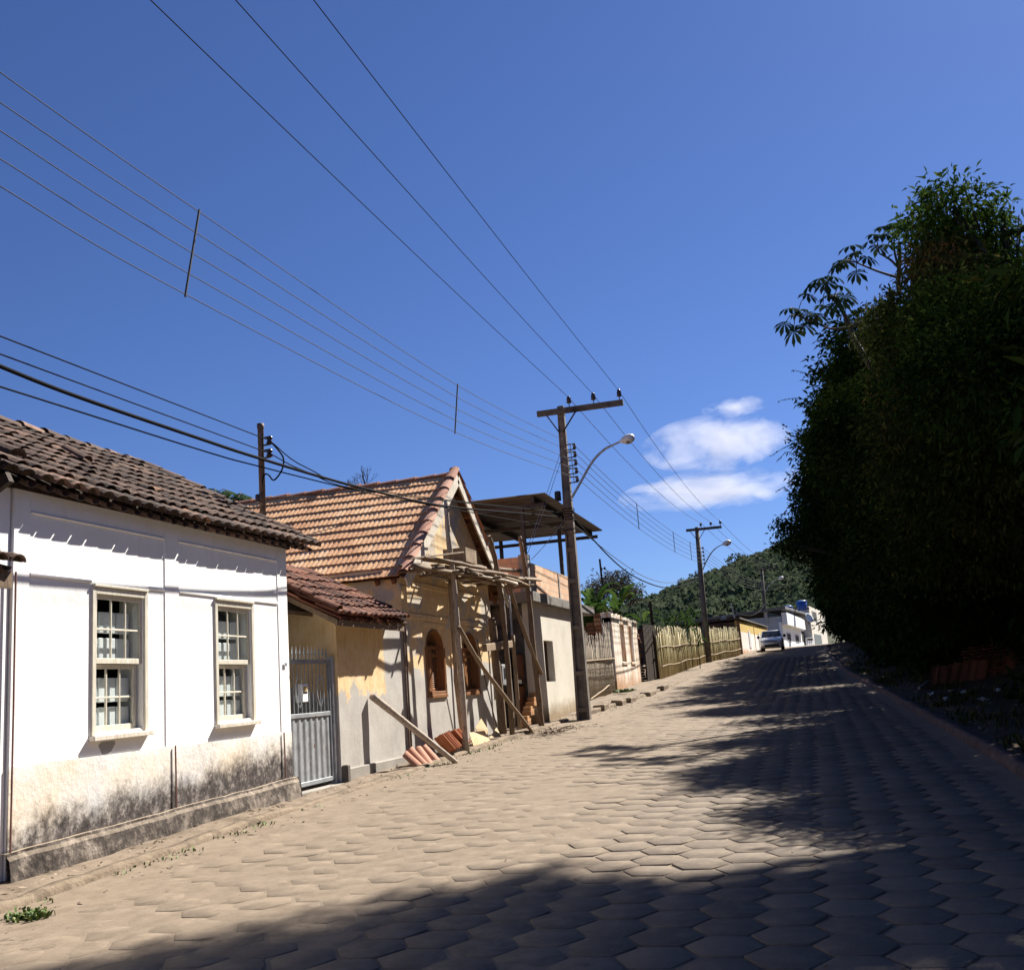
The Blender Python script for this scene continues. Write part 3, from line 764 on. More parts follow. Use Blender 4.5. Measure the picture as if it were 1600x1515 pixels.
def arch_window(par, w):
    y0, y1, z0, z1 = w; c, r = (y0+y1)/2, (y1-y0)/2; zs = z1-r*.75; xd = X0-.1
    mb = MB(); T = .06
    # jamb lining, sill, arched head
    mb.box((X0-.16, y0+.002, z0), (X0+.025, y0+.03, zs)); mb.box((X0-.16, y1-.03, z0), (X0+.025, y1-.002, zs)); mb.box((X0-.28, y0+.03, z0), (X0+.035, y1-.03, z0+.06))
    aa = np.linspace(0, pi, 17)
    for k in range(16):
        q = [(c+(r-e)*cos(a), zs+(r*.75-e)*sin(a)) for a, e in ((aa[k], .002), (aa[k+1], .002), (aa[k+1], .035), (aa[k], .035))]
        mb.prism(q, 0, X0-.28, X0+.02)
    mb.box((X0, y0-.05, z0), (X0+.03, y0, zs)); mb.box((X0, y1, z0), (X0+.03, y1+.05, zs)); mb.box((X0, y0-.05, z0-.06), (X0+.04, y1+.05, z0))
    win = mb.build('window', M['varnish'], par, bevel=.004)
    for s, (a, b) in enumerate(((y0+.035, c-.003), (c+.003, y1-.035))):
        mb = MB(); zl = z0+.72
        mb.box((xd-.035, a, z0+.065), (xd, a+T, zs)); mb.box((xd-.035, b-T, z0+.065), (xd, b, zs))
        for zz in (z0+.065, zl, zs-.02): mb.box((xd-.035, a+T, zz), (xd-.001, b-T, zz+.055))
        mb.box((xd-.03, (a+b)/2-.012, zl+.055), (xd-.004, (a+b)/2+.012, zs-.02))
        lf = mb.build('shutter', M['varnish'], win, bevel=.003)
        mb = MB(); k = z0+.13
        while k < zl-.02: mb.bar((xd-.018, a+T, k), (xd-.018, b-T, k), .03, .008, (1, 0, .8)); k += .036
        tag(mb.build('louvre', M['varnish'], win), kind=None)
    mb = MB(); mb.box((xd-.022, y0+.04, z0+.77), (xd-.018, y1-.04, zs)); mb.prism([(c+(r-.03)*cos(a), zs+(r*.75-.03)*sin(a)) for a in np.linspace(0, pi, 14)], 0, xd-.02, xd-.016); mb.build('pane', M['glass'], win)
    mb = MB(); mb.box((xd-.03, y0+.03, zs), (xd, y1-.03, zs+.04)); mb.build('transom', M['varnish'], win)
arch_window(gh, V1); arch_window(gh, V2)
mb = MB(); mb.box((-7.8, GY0+.3, .3), (-7.7, GY1-.3, 3.4)); mb.build('room', M['dark_room'], gh)
SL, SR = Vector((0, AY-EL, AZ-EZg)), Vector((0, AY-ER, AZ-EZg))
mb = MB(); french_roof(mb, (VX-.14, EL, EZg), (-1, 0, 0), SL, 6.6, SL.length, seed=5); french_roof(mb, (VX-.14, ER, EZg), (-1, 0, 0), SR, 6.6, SR.length, seed=6)
rf = mb.build('roof', M['tile_orange'], gh)
mb = MB()
for S_, e in ((SL, EL), (SR, ER)):
    N_ = Vector((0, -S_.z, abs(S_.y))).normalized() if S_.y > 0 else Vector((0, S_.z, abs(S_.y))).normalized()
    cap_row(mb, (VX-.06, e-.05*(1 if S_.y > 0 else -1), EZg+.03), (VX-.06, AY, AZ+.05), .115, .42, N=N_, seed=51, lift=.03)
cap_row(mb, (VX-.05, AY, AZ-.0), (-12.9, AY, AZ-.0), .105, .42, seed=52, lift=-.015)
mb.build('verge_tile', M['ridge_tile'], rf)
mb = MB()
for S_, e in ((SL, EL), (SR, ER)):
    d = S_.normalized(); p = Vector((VX, e, EZg))-Vector((0, 0, .1))-d*.05; q = Vector((VX, AY, AZ-.10))
    mb.bar(p, q, .035, .22, (0, 0, 1))
mb.build('barge_board', M['paint_wood'], rf)
mb = MB()
for S_, e in ((SL, EL), (SR, ER)):
    d = S_.normalized(); N_ = Vector((0, -d.z, abs(d.y))) if d.y > 0 else Vector((0, d.z, abs(d.y)))
    for k in range(16):
        p = Vector((0, e, EZg))+d*(.01+k*S_.length/16)-N_*.03; q = p+d*(S_.length/16-.012)
        mb.face([(VX-.03, p.y, p.z), (VX-.03, q.y, q.z), (-13, q.y, q.z), (-13, p.y, p.z)])
    for k in range(5):
        p = Vector((VX-.15, e, EZg))+d*(.25+k*.8)-N_*.07; mb.bar(p, p+Vector((-.9, 0, 0)), .06, .09, N_)
    for xx in (VX-.3, X0-.4, -9, -11):
        p = Vector((xx, e, EZg))-N_*.09; mb.bar(p, p+S_*.99, .07, .1, N_)
mb.build('soffit', M['timber_red'], rf)
# ------------------------------------------------------------------ scaffold of crooked poles before the gable house
def pxs(pts, x): return [at(a, b, x=x) for a, b in pts]
SX = -6.43
sf = thing('scaffold', 'scaffold of crooked wooden poles with a stick platform before the gabled house', 'scaffold', (SX, 20.5, gz(20.5)))
def upright(pts, r0, r1, mat='timber', x=SX, name='upright'):
    P = spline(pxs(pts, x), 4); n = len(P); rn = random.Random(int(pts[0][0]))
    mb = MB(); mb.tube(P, [(r0+(r1-r0)*i/n)*rn.uniform(.9, 1.12) for i in range(n)], 9); return mb.build(name, M[mat], sf, smooth=True)
M['pale_bark'] = woodmat('pale_bark', (.12, .09, .07), (.42, .35, .28), sc=(5, 5, 2.5), c3=(.24, .19, .15))
upright([(729, 1178), (722, 1080), (715, 985), (708, 900), (700, 835), (697, 782)], .062, .045, 'pale_bark')
upright([(801, 1157), (795, 1060), (788, 980), (778, 900), (771, 862), (764, 838)], .062, .05)
upright([(847, 1144), (841, 1080), (833, 1010), (828, 950), (822, 900), (812, 838)], .07, .048, x=SX+.03)
upright([(726, 1168), (714, 1075), (711, 1030), (706, 955), (703, 905)], .05, .04, 'timber_pale', x=SX-.2)
upright([(717, 980), (735, 1012), (754, 1042), (790, 1090), (834, 1146)], .045, .042, 'timber', x=SX+.14, name='brace')
upright([(792, 903), (810, 960), (828, 1010), (846, 1052)], .042, .045, 'timber', x=SX+.14, name='brace')
upright([(745, 995), (758, 1060), (776, 1135)], .012, .012, 'timber_dark', x=SX-.1, name='brace')
upright([(646, 884), (700, 893), (760, 900), (842, 905)], .045, .04, 'timber', x=SX+.06, name='ledger')
upright([(650, 872), (712, 880), (772, 888), (838, 894)], .04, .045, 'timber', x=SX-.42, name='ledger')
rn = random.Random(12)
for k in range(38):
    y0 = 16.8+rn.random()*5.4; L = rn.uniform(1.2, 2.9); xx = SX-.5+rn.random()*.75; z0 = 3.86+.028*(y0-16.8)+rn.uniform(-.05, .1)
    p, q = (xx, y0, z0+rn.uniform(-.03, .03)), (xx+rn.uniform(-.2, .2), min(y0+L, 24.6), z0+.028*L+rn.uniform(-.07, .07))
    P, r_ = wob(p, q, rn.uniform(.02, .045), rn.uniform(.018, .04), 6, .035, k)
    mb = MB(); mb.tube(P, r_, 7); mb.build('deck_pole', M[rn.choice(['timber', 'timber', 'pale_bark', 'timber_pale'])], sf, smooth=True)
for k in range(7):
    yk = 17.3+k*1.1; P, r_ = wob((SX+.28+rn.uniform(-.1, .1), yk, 3.83+.028*(yk-17)), (X0+.03, yk+rn.uniform(-.3, .3), 3.8+.028*(yk-17)), .035, .03, 4, .02, k+60)
    mb = MB(); mb.tube(P, r_, 7); mb.build('putlog', M['timber'], sf, smooth=True)
for k, (p, q, w_) in enumerate((((SX-.1, 17.2, 4.05), (SX-.05, 19.6, 4.16), .2), ((SX-.35, 18.6, 4.08), (SX-.3, 21.2, 4.14), .18), ((SX+.05, 20.4, 4.1), (SX+.1, 22.8, 4.13), .16), ((SX-.15, 16.7, 3.98), (SX+.1, 18.9, 4.3), .14))):
    mb = MB(); mb.bar(p, q, w_, .03); mb.build('deck_board', M['timber_pale' if k % 2 else 'timber'], sf, bevel=.004)
mx = thing('mortar_box', 'small wooden mortar box standing on the stick platform', 'box', (SX-.15, 19.6, 4.2))
mb = MB(); a, b = 19.25, 19.95
mb.box((SX-.4, a, 4.17), (SX+.08, b, 4.2)); mb.build('base', M['timber_pale'], mx)
for q in (((SX-.4, a, 4.2), (SX-.37, b, 4.45)), ((SX+.05, a, 4.2), (SX+.08, b, 4.45)), ((SX-.37, a, 4.2), (SX+.05, a+.03, 4.45)), ((SX-.37, b-.03, 4.2), (SX+.05, b, 4.45))):
    mb = MB(); mb.box(*q); mb.build('side_board', M['timber_pale'], mx, bevel=.004)

# leaning log, tiles, sheets at the foot of the walls
ytop = at(581, 1087, x=-6.9).y; lp = []
for i in range(6):      # the log stands in the plane of the sun: find its real course from the measured line
    f = i/5; px, py = 581+(713-581)*f, 1087+(1191-1087)*f; best = min((abs((at(px, py, x=xx).y-ytop)-2.0*(xx+6.9)), xx) for xx in np.arange(-6.9, -6.0, .01)); lp.append(at(px, py, x=best[1]))
P = spline(lp, 4); rn = random.Random(3)
mb = MB(); mb.tube(P, [(.06-.018*i/len(P))*rn.uniform(.94, 1.06) for i in range(len(P))], 10)
mb.solo('leaning_log', M['pale_bark'], 'thick bare log leaning against the grey annex wall', 'log', tuple(P[-1]), smooth=True)
lbl = ['pink ridge tile lying lowest and nearest of the leaning four', 'pink ridge tile second from the left in the leaning row', 'pink ridge tile third from the left, steeper than its neighbours', 'pale ridge tile rightmost and longest of the leaning four']
for k, (b, t_) in enumerate((((660, 1206), (630, 1178)), ((667, 1203), (638, 1171)), ((673, 1200), (652, 1170)), ((686, 1197), (660, 1167)))):
    B, T_ = at(*b, x=-6.5+.02*k), at(*t_, x=-6.78+.02*k); d = (T_-B).normalized(); A = d.cross(Vector((1, 0, .5))).normalized(); N_ = A.cross(d).normalized()
    if N_.x < 0: N_ = -N_
    mb = MB(); mb.tint = .45+.1*k; arc_tile(mb, B, A, d, N_, .115, .1, (T_-B).length, .016, 1, 8, pi*.96)
    mb.solo('ridge_tile', M['ridge_tile'], lbl[k], 'roof tile', tuple(B), 'ridge tiles leaning on the annex wall', smooth=False)
rn = random.Random(8)
for k in range(14):
    yk = 17.95+k*.085+(.12 if k > 8 else 0); xb, hh = -6.42-.012*k+rn.uniform(-.03, .03), .38
    zb_ = gz(yk)+.1; mb = MB(); mb.tint = rn.uniform(.3, .9); tl = rn.uniform(-.02, .03)
    prof = [(-.1+.2*i/8, .016*sin(i/8*4*pi)) for i in range(9)]
    u = Vector((-.45, -.5+tl, .78)).normalized(); s_ = Vector((.87, -.15, .46)).normalized(); s_ = (s_-u*s_.dot(u)).normalized(); nn = u.cross(s_)
    vs = []
    for h_ in (0, hh):
        for f, e in prof:
            for dd in (0, .014): vs.append(Vector((xb, yk, zb_+.05))+u*h_+s_*f+nn*(e+dd))
    fs = []; m_ = 18
    for i in range(8):
        a = 2*i; fs += [(a, a+2, m_+a+2, m_+a), (a+1, m_+a+1, m_+a+3, a+3), (a, a+1, a+3, a+2), (m_+a, m_+a+2, m_+a+3, m_+a+1)]
    fs += [(0, m_, m_+1, 1), (16, 17, m_+17, m_+16)]
    mb.add(vs, fs)
    mb.solo('stacked_roof_tile', M['terracotta'], 'orange roof tile in the row stacked on edge beside the scaffold foot', 'roof tile', (xb, yk, zb_), 'orange roof tiles stacked on edge')
for pts, xb, xt, lab in (([(733, 1144), (757, 1141), (771, 1166), (744, 1177)], -6.5, -6.62, 'pale plywood sheet propped low beside the orange tiles'),
                         ([(743, 1137), (752, 1122), (763, 1140), (757, 1160)], -6.7, -6.8, 'pointed plywood offcut behind the propped pale sheet'),
                         ([(765, 1152), (776, 1136), (783, 1150), (777, 1172)], -6.6, -6.7, 'curled cardboard piece right of the propped plywood sheet')):
    P = [at(a, b, x=(xt if i < 2 else xb)) for i, (a, b) in enumerate(pts)]
    n_ = (P[1]-P[0]).cross(P[2]-P[0]).normalized()*.012
    mb = MB(); mb.add(P+[p+n_ for p in P], [(0, 1, 2, 3), (7, 6, 5, 4), (0, 4, 5, 1), (1, 5, 6, 2), (2, 6, 7, 3), (3, 7, 4, 0)])
    mb.solo('plywood_sheet', M['chip_board'], lab, 'sheet', tuple(P[2]))

# ------------------------------------------------------------------ the alley between the two houses
mp = thing('meter_post', 'rough post with a cross board, meter box and grey conduits in the alley', 'meter post', (-6.8, 23, gz(23)))
mb = MB(); P = spline(pxs([(786, 1152), (781, 1090), (775, 1040), (771, 990), (768, 966)], -6.72), 3); mb.tube(P, [.1, .1, .1, .098, .096, .095, .095, .092, .09, .09, .088, .085, .08][:len(P)], 9); mb.build('post', M['timber'], mp, smooth=True)
mb = MB(); mb.bar(at(757, 1012, x=-6.6), at(798, 1006, x=-6.6), .1, .16); mb.build('cross_board', M['timber_pale'], mp, bevel=.01)
a = at(788, 1053, x=-6.85); mb = MB(); mb.box((-7.0, a.y-.32, a.z-.25), (-6.8, a.y+.28, a.z+.22)); mbx = mb.build('meter_box', mottled('meter_grey', (.2, .21, .22), (.3, .31, .32), 4, .5, .1), mp, bevel=.015)
mb = MB(); mb.box((-6.799, a.y-.2, a.z-.1), (-6.792, a.y+.1, a.z+.14)); mb.build('meter_window', M['cable'], mbx)
for dx in (0, 9):
    mb = MB(); mb.tube(pxs([(783+dx, 905), (789+dx, 960), (793+dx, 1020), (801+dx*.7, 1090), (805+dx*.7, 1138)], -6.95), .028, 8); mb.build('conduit', M['galv'], mp, smooth=True)
mb = MB(); P = spline(pxs([(812, 1145), (808, 1085), (804, 1030), (801, 992)], -6.7), 3); mb.tube(P, .05, 8); mb.solo('alley_post', M['timber_pale'], 'thin squared post right of the meter box in the alley', 'post', tuple(P[0]), smooth=True)
wg = thing('plank_gate', 'gate of rusty brown planks across the alley between the houses', 'gate', (-6.95, 24.4, gz(24.4)))
for (a0, a1, b0, b1) in ((806, 822, 1022, 1062), (823, 843, 1020, 1061), (812, 828, 1072, 1138), (829, 845, 1070, 1132)):
    p, q = at(a0, b1, x=-6.95), at(a1, b1, x=-6.95); t1 = at(a0, b0, x=-6.95); mb = MB()
    mb.box((-6.97, p.y, q.z-.05), (-6.94, q.y-.015, t1.z)); mb.build('plank', M['timber_red'], wg, bevel=.006)
mb = MB(); mb.bar(at(806, 1064, x=-6.9), at(846, 1068, x=-6.9), .06, .09); mb.build('rail', M['timber_dark'], wg)
t = NT('hollow_brick'); v = t.sep(t.pos()); cb = t.node('ShaderNodeCombineXYZ'); t.l.new(t.math('ADD', v[0], v[1]), cb.inputs[0]); t.l.new(v[2], cb.inputs[1])
br = t.node('ShaderNodeTexBrick'); t.l.new(cb.outputs[0], br.inputs[0])
for k, c in (('Color1', (.58, .32, .19)), ('Color2', (.68, .46, .3)), ('Mortar', (.4, .33, .26))): br.inputs[k].default_value = (*c, 1)
br.inputs['Scale'].default_value = 1; br.inputs['Mortar Size'].default_value = .012; br.inputs['Brick Width'].default_value = .3; br.inputs['Row Height'].default_value = .19; br.inputs['Bias'].default_value = .1
col = t.mix(.4, br.outputs[0], t.ramp(t.noise(7, 5), [(.3, (.35, .35, .35)), (.7, (.62, .62, .62))]), 'OVERLAY')
t.bump(br.outputs['Fac'], -.5, .01); M['brick'] = t.out(col, .9)
M['brick_raw'] = tinted('fired_brick', [(0, (.25, .12, .06)), (.5, (.42, .23, .1)), (1, (.52, .33, .17))], .9, 9)
bs = thing('brick_pier', 'toothed stub of pale bricks leaning beside the plank gate', 'brickwork', (-6.75, 24.3, gz(24.3)))
mb = MB()
for k in range(9):
    c = at(818+k*2.6, 1136-k*7.4, x=-6.72); o_ = .05 if k % 2 else 0; mb.tint = R(.2, .9)
    mb.box((-6.85, c.y-.16+o_, c.z-.055), (-6.66+o_*.6, c.y+.16+o_, c.z+.05))
mb.build('brick', M['brick_raw'], bs, bevel=.006)
t = NT('rubble_dark'); vo = t.node('ShaderNodeTexVoronoi'); t.l.new(t.pos(), vo.inputs['Vector']); vo.inputs['Scale'].default_value = 7; col = t.ramp(vo.outputs['Distance'], [(.1, (.13, .11, .1)), (.6, (.03, .025, .022))])
t.bump(vo.outputs['Distance'], -1, .08); M['rubble'] = t.out(col, .95)
mb = MB(); mb.box((-7.5, 23.6, 0), (-7.15, 24.98, 2.75)); mb.solo('rubble_wall', M['rubble'], 'dark rubble stone wall at the back of the alley', 'wall', (-7.3, 24.3, gz(24)), bevel=.03)
mb = MB(); mb.box((-9.2, 22.62, 0), (-9.0, 24.9, 3.3)); mb.solo('alley_back_wall', M['concrete_dark'], 'dark concrete wall closing the alley behind the posts', 'wall', (-9.1, 23.8, gz(24)))

# ------------------------------------------------------------------ cream house with brick parapet and metal canopy
CX = -6.62
t = NT('cream_render'); n = t.noise(1.1, 6, rough=.65); x, y, z = t.sep(t.pos())
col = t.ramp(n, [(.3, (.49, .445, .37)), (.5, (.57, .53, .45)), (.7, (.63, .59, .51))])
h = t.math('SUBTRACT', z, t.math('MULTIPLY', y, .028)); h = t.math('ADD', h, t.math('MULTIPLY', t.math('SUBTRACT', t.noise(2.5, 6, rough=.7), .5), .7))
col = t.mix(t.step(h, .55, .1), col, (.27, .2, .12)); t.bump(t.noise(18, 6), .3, .01); M['cream'] = t.out(col, .9)
ch = thing('cream_house', 'unfinished flat-roofed cream house with brick parapet and one dark window', 'house', (CX, 28, gz(28)))
cw = (26.0, 27.0, 1.74, 2.80); CY0, CY1 = 25.05, 31.05
mb = MB(); mb.wall_x(CX-.25, CX, [CY0, CY1], [.2, 3.72], [cw]); mb.box((-12, CY1-.25, .2), (CX-.252, CY1, 3.72)); mb.box((-12.2, CY0+.05, .2), (-12.002, CY1, 3.72)); mb.build('wall', M['cream'], ch)
mb = MB(); mb.box((-12, CY0+.02, .2), (CX-.252, CY0+.25, 3.72)); mb.build('side_wall', M['concrete_dark'], ch)  # darker than the cream front: this side's shade is put into the colour
mb = MB(); mb.box((-12.2, 24.72, 3.725), (CX+.15, 32.3, 3.98)); mb.build('roof_slab', M['slab'], ch, bevel=.015)
mb = MB(); mb.box((CX-.2, CY0, 3.982), (CX-.02, CY1, 4.76)); mb.box((-12, CY0, 3.982), (CX-.202, CY0+.15, 4.9)); mb.build('parapet', M['brick'], ch)
for q in (((CX-.24, CY0-.03, 3.982), (CX+.005, CY0+.22, 4.95)), ((CX-.2, 28.3, 3.983), (CX, 28.42, 4.74))): mb = MB(); mb.box(*q); mb.build('parapet_column', M['cement'], ch, bevel=.008)
mb = MB(); mb.box((CX-.22, cw[0]+.01, cw[2]), (CX-.17, cw[0]+.06, cw[3])); mb.box((CX-.22, cw[1]-.06, cw[2]), (CX-.17, cw[1]-.01, cw[3])); mb.box((CX-.22, cw[0]+.06, cw[3]-.06), (CX-.17, cw[1]-.06, cw[3]-.005)); mb.box((CX-.22, cw[0]+.06, cw[2]+.005), (CX-.17, cw[1]-.06, cw[2]+.05))
wn_ = mb.build('window', M['timber_red'], ch); mb = MB()
mb.box((CX-.2, cw[0]+.06, cw[2]+.05), (CX-.19, cw[1]-.06, cw[3]-.06)); mb.build('pane', M['dark_room'], wn_)
mb = MB()
for k in range(14): mb.box((CX-.1, cw[0]+.05, cw[2]+.03+k*.06), (CX-.03, cw[0]+.09, cw[2]+.07+k*.06))
mb.box((CX-.07, cw[0]+.04, cw[2]), (CX-.05, cw[0]+.1, cw[2]+.9)); mb.build('grille_edge', M['pvc'], wn_)
mc = thing('metal_canopy', 'corrugated metal roof on dark steel posts above the cream house', 'canopy', (-8.3, 29, 3.98))
FX_, FZ = -6.08, 6.5; cy0, cy1 = 25.25, 32.9
mb = MB(); n = int((cy1-cy0)/.035); pr = [(cy0+.035*k, .022*sin(k*.035/.15*2*pi)) for k in range(n+1)]
for k in range(n):
    (a, za), (b, zb_) = pr[k], pr[k+1]
    mb.face([(FX_, a, FZ+za), (FX_, b, FZ+zb_), (-11.2, b, FZ+.05+zb_), (-11.2, a, FZ+.05+za)])
t = NT('galv_sheet'); f = t.noise(2, 6, t.scale(t.pos(), (.3, 3, 1)), .7); col = t.ramp(f, [(.3, (.07, .056, .05)), (.7, (.16, .145, .135))]); M['sheet'] = t.out(col, .5, .35)
mb.build('sheet_roof', M['sheet'], mc, smooth=True)
for p, q in (((-6.45, cy0+.1, FZ-.11), (-6.45, cy1-.1, FZ-.11)), ((-8.7, cy0+.1, FZ-.1), (-8.7, cy1-.1, FZ-.1)), ((-10.9, cy0+.1, FZ-.09), (-10.9, cy1-.1, FZ-.09))):
    mb = MB(); mb.bar(p, q, .08, .16); mb.build('beam', M['dark_metal'], mc)
for y_ in (cy0+.35, (cy0+cy1)/2, cy1-.35):
    mb = MB(); mb.bar((-6.2, y_, FZ-.23), (-11.1, y_, FZ-.2), .08, .1); mb.build('rafter', M['dark_metal'], mc)
for x_, y_ in ((-6.72, 25.2), (-6.72, 29.3), (-6.72, 30.95), (-9, 25.3), (-9, 30.9)):
    mb = MB(); mb.box((x_-.05, y_-.05, 3.985), (x_+.05, y_+.05, FZ-.28)); mb.build('post', M['dark_metal'], mc)

# ------------------------------------------------------------------ utility poles
def lamp_arm(par, pts, y, headc, dirv, s=1.0):
    mb = MB(); P = spline([at(a, b, y=y) for a, b in pts], 5); mb.tube(P, [.035 if i < len(P)*.7 else .028 for i in range(len(P))], 7); arm = mb.build('lamp_arm', M['galv'], par, smooth=True)
    d = Vector(dirv).normalized(); hc = P[-1]
    prof = [(.03, -.06), (.06, -.02), (.13, .08), (.165, .2), (.165, .3), (.13, .4), (.06, .46), (.01, .47)]
    mb = MB(); mb.lathe([(r*s, h*s) for r, h in prof], hc, 14, d); mb.build('lamp_head', M['lamp_shell'], arm, smooth=True)
    mb = MB(); up = Vector((0, 0, 1)); c = hc+d*.24*s-up*.085*s
    mb.lathe([(.01, -.09*s), (.09*s, -.07*s), (.135*s, -.02*s), (.14*s, 0)], c, 14, (up-d*up.dot(d)).normalized()); mb.build('lamp_lens', M['lamp_lens'], arm, smooth=True)
def insulator(par, p, s=1.0):
    mb = MB(); mb.lathe([(.012, 0), (.012, .1), (.05, .1), (.075, .13), (.055, .17), (.07, .2), (.05, .24), (.055, .27), (.03, .3), (.001, .31)], p, 10); mb.build('insulator', M['porcelain'], par, smooth=True)
def spool(par, p):
    mb = MB(); mb.lathe([(.03, -.06), (.05, -.055), (.05, -.03), (.03, 0), (.05, .03), (.05, .055), (.03, .06)], p, 10); mb.build('spool_insulator', M['porcelain'], par, smooth=True)

p1 = thing('utility_pole', 'tall square concrete utility pole with a lamp arm beside the cream house', 'utility pole', (-5.95, 27, gz(27)))
z0, z1 = .5, 9.22
mb = MB(); bx, tx = -5.94, -5.85
def sect(z):
    t_ = (z-z0)/(z1-z0); return bx+(tx-bx)*t_, .18-.09*t_, .13-.045*t_   # centre x, half width, half depth
for s in (-1, 1):
    vs = []
    for z in (z0, z1):
        c, hw, hd = sect(z); fw = hw*.42
        a, b = (c+s*hw, c+s*(hw-fw)); vs += [(a, 27-hd, z), (b, 27-hd, z), (b, 27+hd, z), (a, 27+hd, z)]
    mb.add(vs, [(0, 1, 2, 3), (4, 5, 6, 7), (0, 1, 5, 4), (1, 2, 6, 5), (2, 3, 7, 6), (3, 0, 4, 7)])
vs = []
for z in (z0, z1):
    c, hw, hd = sect(z); vs += [(c-hw*.6, 27-hd*.3, z), (c+hw*.6, 27-hd*.3, z), (c+hw*.6, 27+hd*.3, z), (c-hw*.6, 27+hd*.3, z)]
mb.add(vs, [(0, 1, 5, 4), (1, 2, 6, 5), (2, 3, 7, 6), (3, 0, 4, 7)])
for z in (.95, 1.9, 3.1, 4.35, 5.2): c, hw, hd = sect(z); mb.box((c-hw*.62, 27-hd*.96, z-.06), (c+hw*.62, 27-hd*.28, z+.06))
c, hw, hd = sect(6.6); z = 5.9
vs = []
for z in (5.6, z1+.003):
    c, hw, hd = sect(z); vs += [(c-hw*.62, 27-hd*.97, z), (c+hw*.62, 27-hd*.97, z), (c+hw*.62, 27+hd*.97, z), (c-hw*.62, 27+hd*.97, z)]
mb.add(vs, [(0, 3, 2, 1), (4, 5, 6, 7), (0, 1, 5, 4), (1, 2, 6, 5), (2, 3, 7, 6), (3, 0, 4, 7)])
mb.build('shaft', M['pole_concrete'], p1, bevel=.012)
mb = MB(); A_, B_ = Vector((-6.5, 26.84, 9.05)), Vector((-4.07, 26.84, 9.03)); mb.bar(A_, B_, .1, .16); mb.build('crossarm', M['concrete_dark'], p1, bevel=.01)
for sx in (-.38, .46): mb = MB(); mb.bar((-5.86+sx, 26.86, 8.99), (-5.87+.05*(1 if sx > 0 else -1), 26.88, 8.45), .03, .035); mb.build('arm_brace', M['dark_metal'], p1)
HV = [(-5.57, 26.84, 9.13), (-4.88, 26.84, 9.12), (-4.16, 26.84, 9.11)]
for q in HV: insulator(p1, q)
LVz = [8.02, 7.8, 7.57, 7.34, 7.1]
mb = MB(); mb.bar((-5.64, 26.95, 6.98), (-5.66, 26.95, 8.12), .03, .012)
for z in LVz:
    for e in (.075, -.075): mb.bar((-5.78, 26.95, z+e), (-5.52, 26.95, z+e), .012, .03)
mb.build('rack', M['dark_metal'], p1)
for z in LVz: spool(p1, (-5.55, 26.95, z))
lamp_arm(p1, [(893, 778), (905, 757), (925, 722), (943, 703), (958, 695), (971, 689)], 26.9, None, (.93, 0, .17), .8)
mb = MB(); mb.lathe([(.01, 0), (.09, .01), (.09, .24), (.07, .27), (.01, .28)], (-6.12, 26.9, 6.55), 12); mb.build('photocell', M['dark_metal'], p1, smooth=True)
mb = MB()
for k, z in enumerate((6.02, 6.1, 6.16, 6.24, 6.3, 5.72)):
    c, hw, hd = sect(z); w_ = hw+.02+.01*(k % 3); d_ = hd+.02; Q = [(c-w_, 27-d_, z+R(-.02, .02)), (c+w_, 27-d_, z+R(-.02, .02)), (c+w_, 27+d_, z), (c-w_, 27+d_, z), (c-w_, 27-d_, z+.02)]
    mb.tube(Q, .013, 5)
mb.build('strap', M['cable'], p1)

def round_pole(name, label, x, y, zt, r0, r1, lean=0.0, lamp=None, mat='pole_concrete'):
    p = thing(name, label, 'utility pole', (x, y, gz(y)))
    mb = MB(); mb.tube([(x, y, gz(y)-.3), (x+lean*.5, y, (gz(y)+zt)/2), (x+lean, y, zt)], [r0, (r0+r1)/2, r1], 12); mb.build('shaft', M[mat], p, smooth=True)
    mb = MB(); mb.bar((x+lean-.62, y-.14, zt-.14), (x+lean+1.42, y-.14, zt-.16), .1, .15); mb.build('crossarm', M['concrete_dark'], p, bevel=.01)
    for sx in (-.4, .45): mb = MB(); mb.bar((x+lean+sx, y-.13, zt-.2), (x+lean+.05*(1 if sx > 0 else -1), y-.13, zt-.75), .03, .035); mb.build('arm_brace', M['dark_metal'], p)
    hv = [(x+lean+e, y-.14, zt-.08) for e in (.25, .82, 1.36)]
    for q in hv: insulator(p, q)
    lv = [(x+lean*.8+.26, y-.04, zt-1.25-.22*k) for k in range(5)]
    mb = MB(); mb.bar((lv[0][0], y-.03, lv[0][2]+.1), (lv[4][0], y-.03, lv[4][2]-.1), .03, .012)
    for q in lv: mb.bar((q[0]-.2, y-.03, q[2]), (q[0], y-.03, q[2]), .02, .03)
    mb.build('rack', M['dark_metal'], p)
    for q in lv: spool(p, q)
    if lamp: lamp_arm(p, lamp, y-.1, None, (.9, 0, .2))
    return p, [Vector(q)+Vector((0, 0, .29)) for q in hv], [Vector(q) for q in lv]
b2 = at(1107, 1040, y=59.5)
p2, hv2, lv2 = round_pole('utility_pole', 'round concrete utility pole standing before the bamboo fence', b2.x, 59.5, 10.02, .2, .12, .2, [(1098, 890), (1103, 878), (1111, 864), (1120, 855), (1130, 850)])
p3, hv3, lv3 = round_pole('utility_pole', 'farthest dark utility pole standing behind the parked car', -4.05, 105, 11.62, .2, .13, .3, [(1195, 925), (1201, 915), (1209, 908), (1217, 904)], 'concrete_dark')

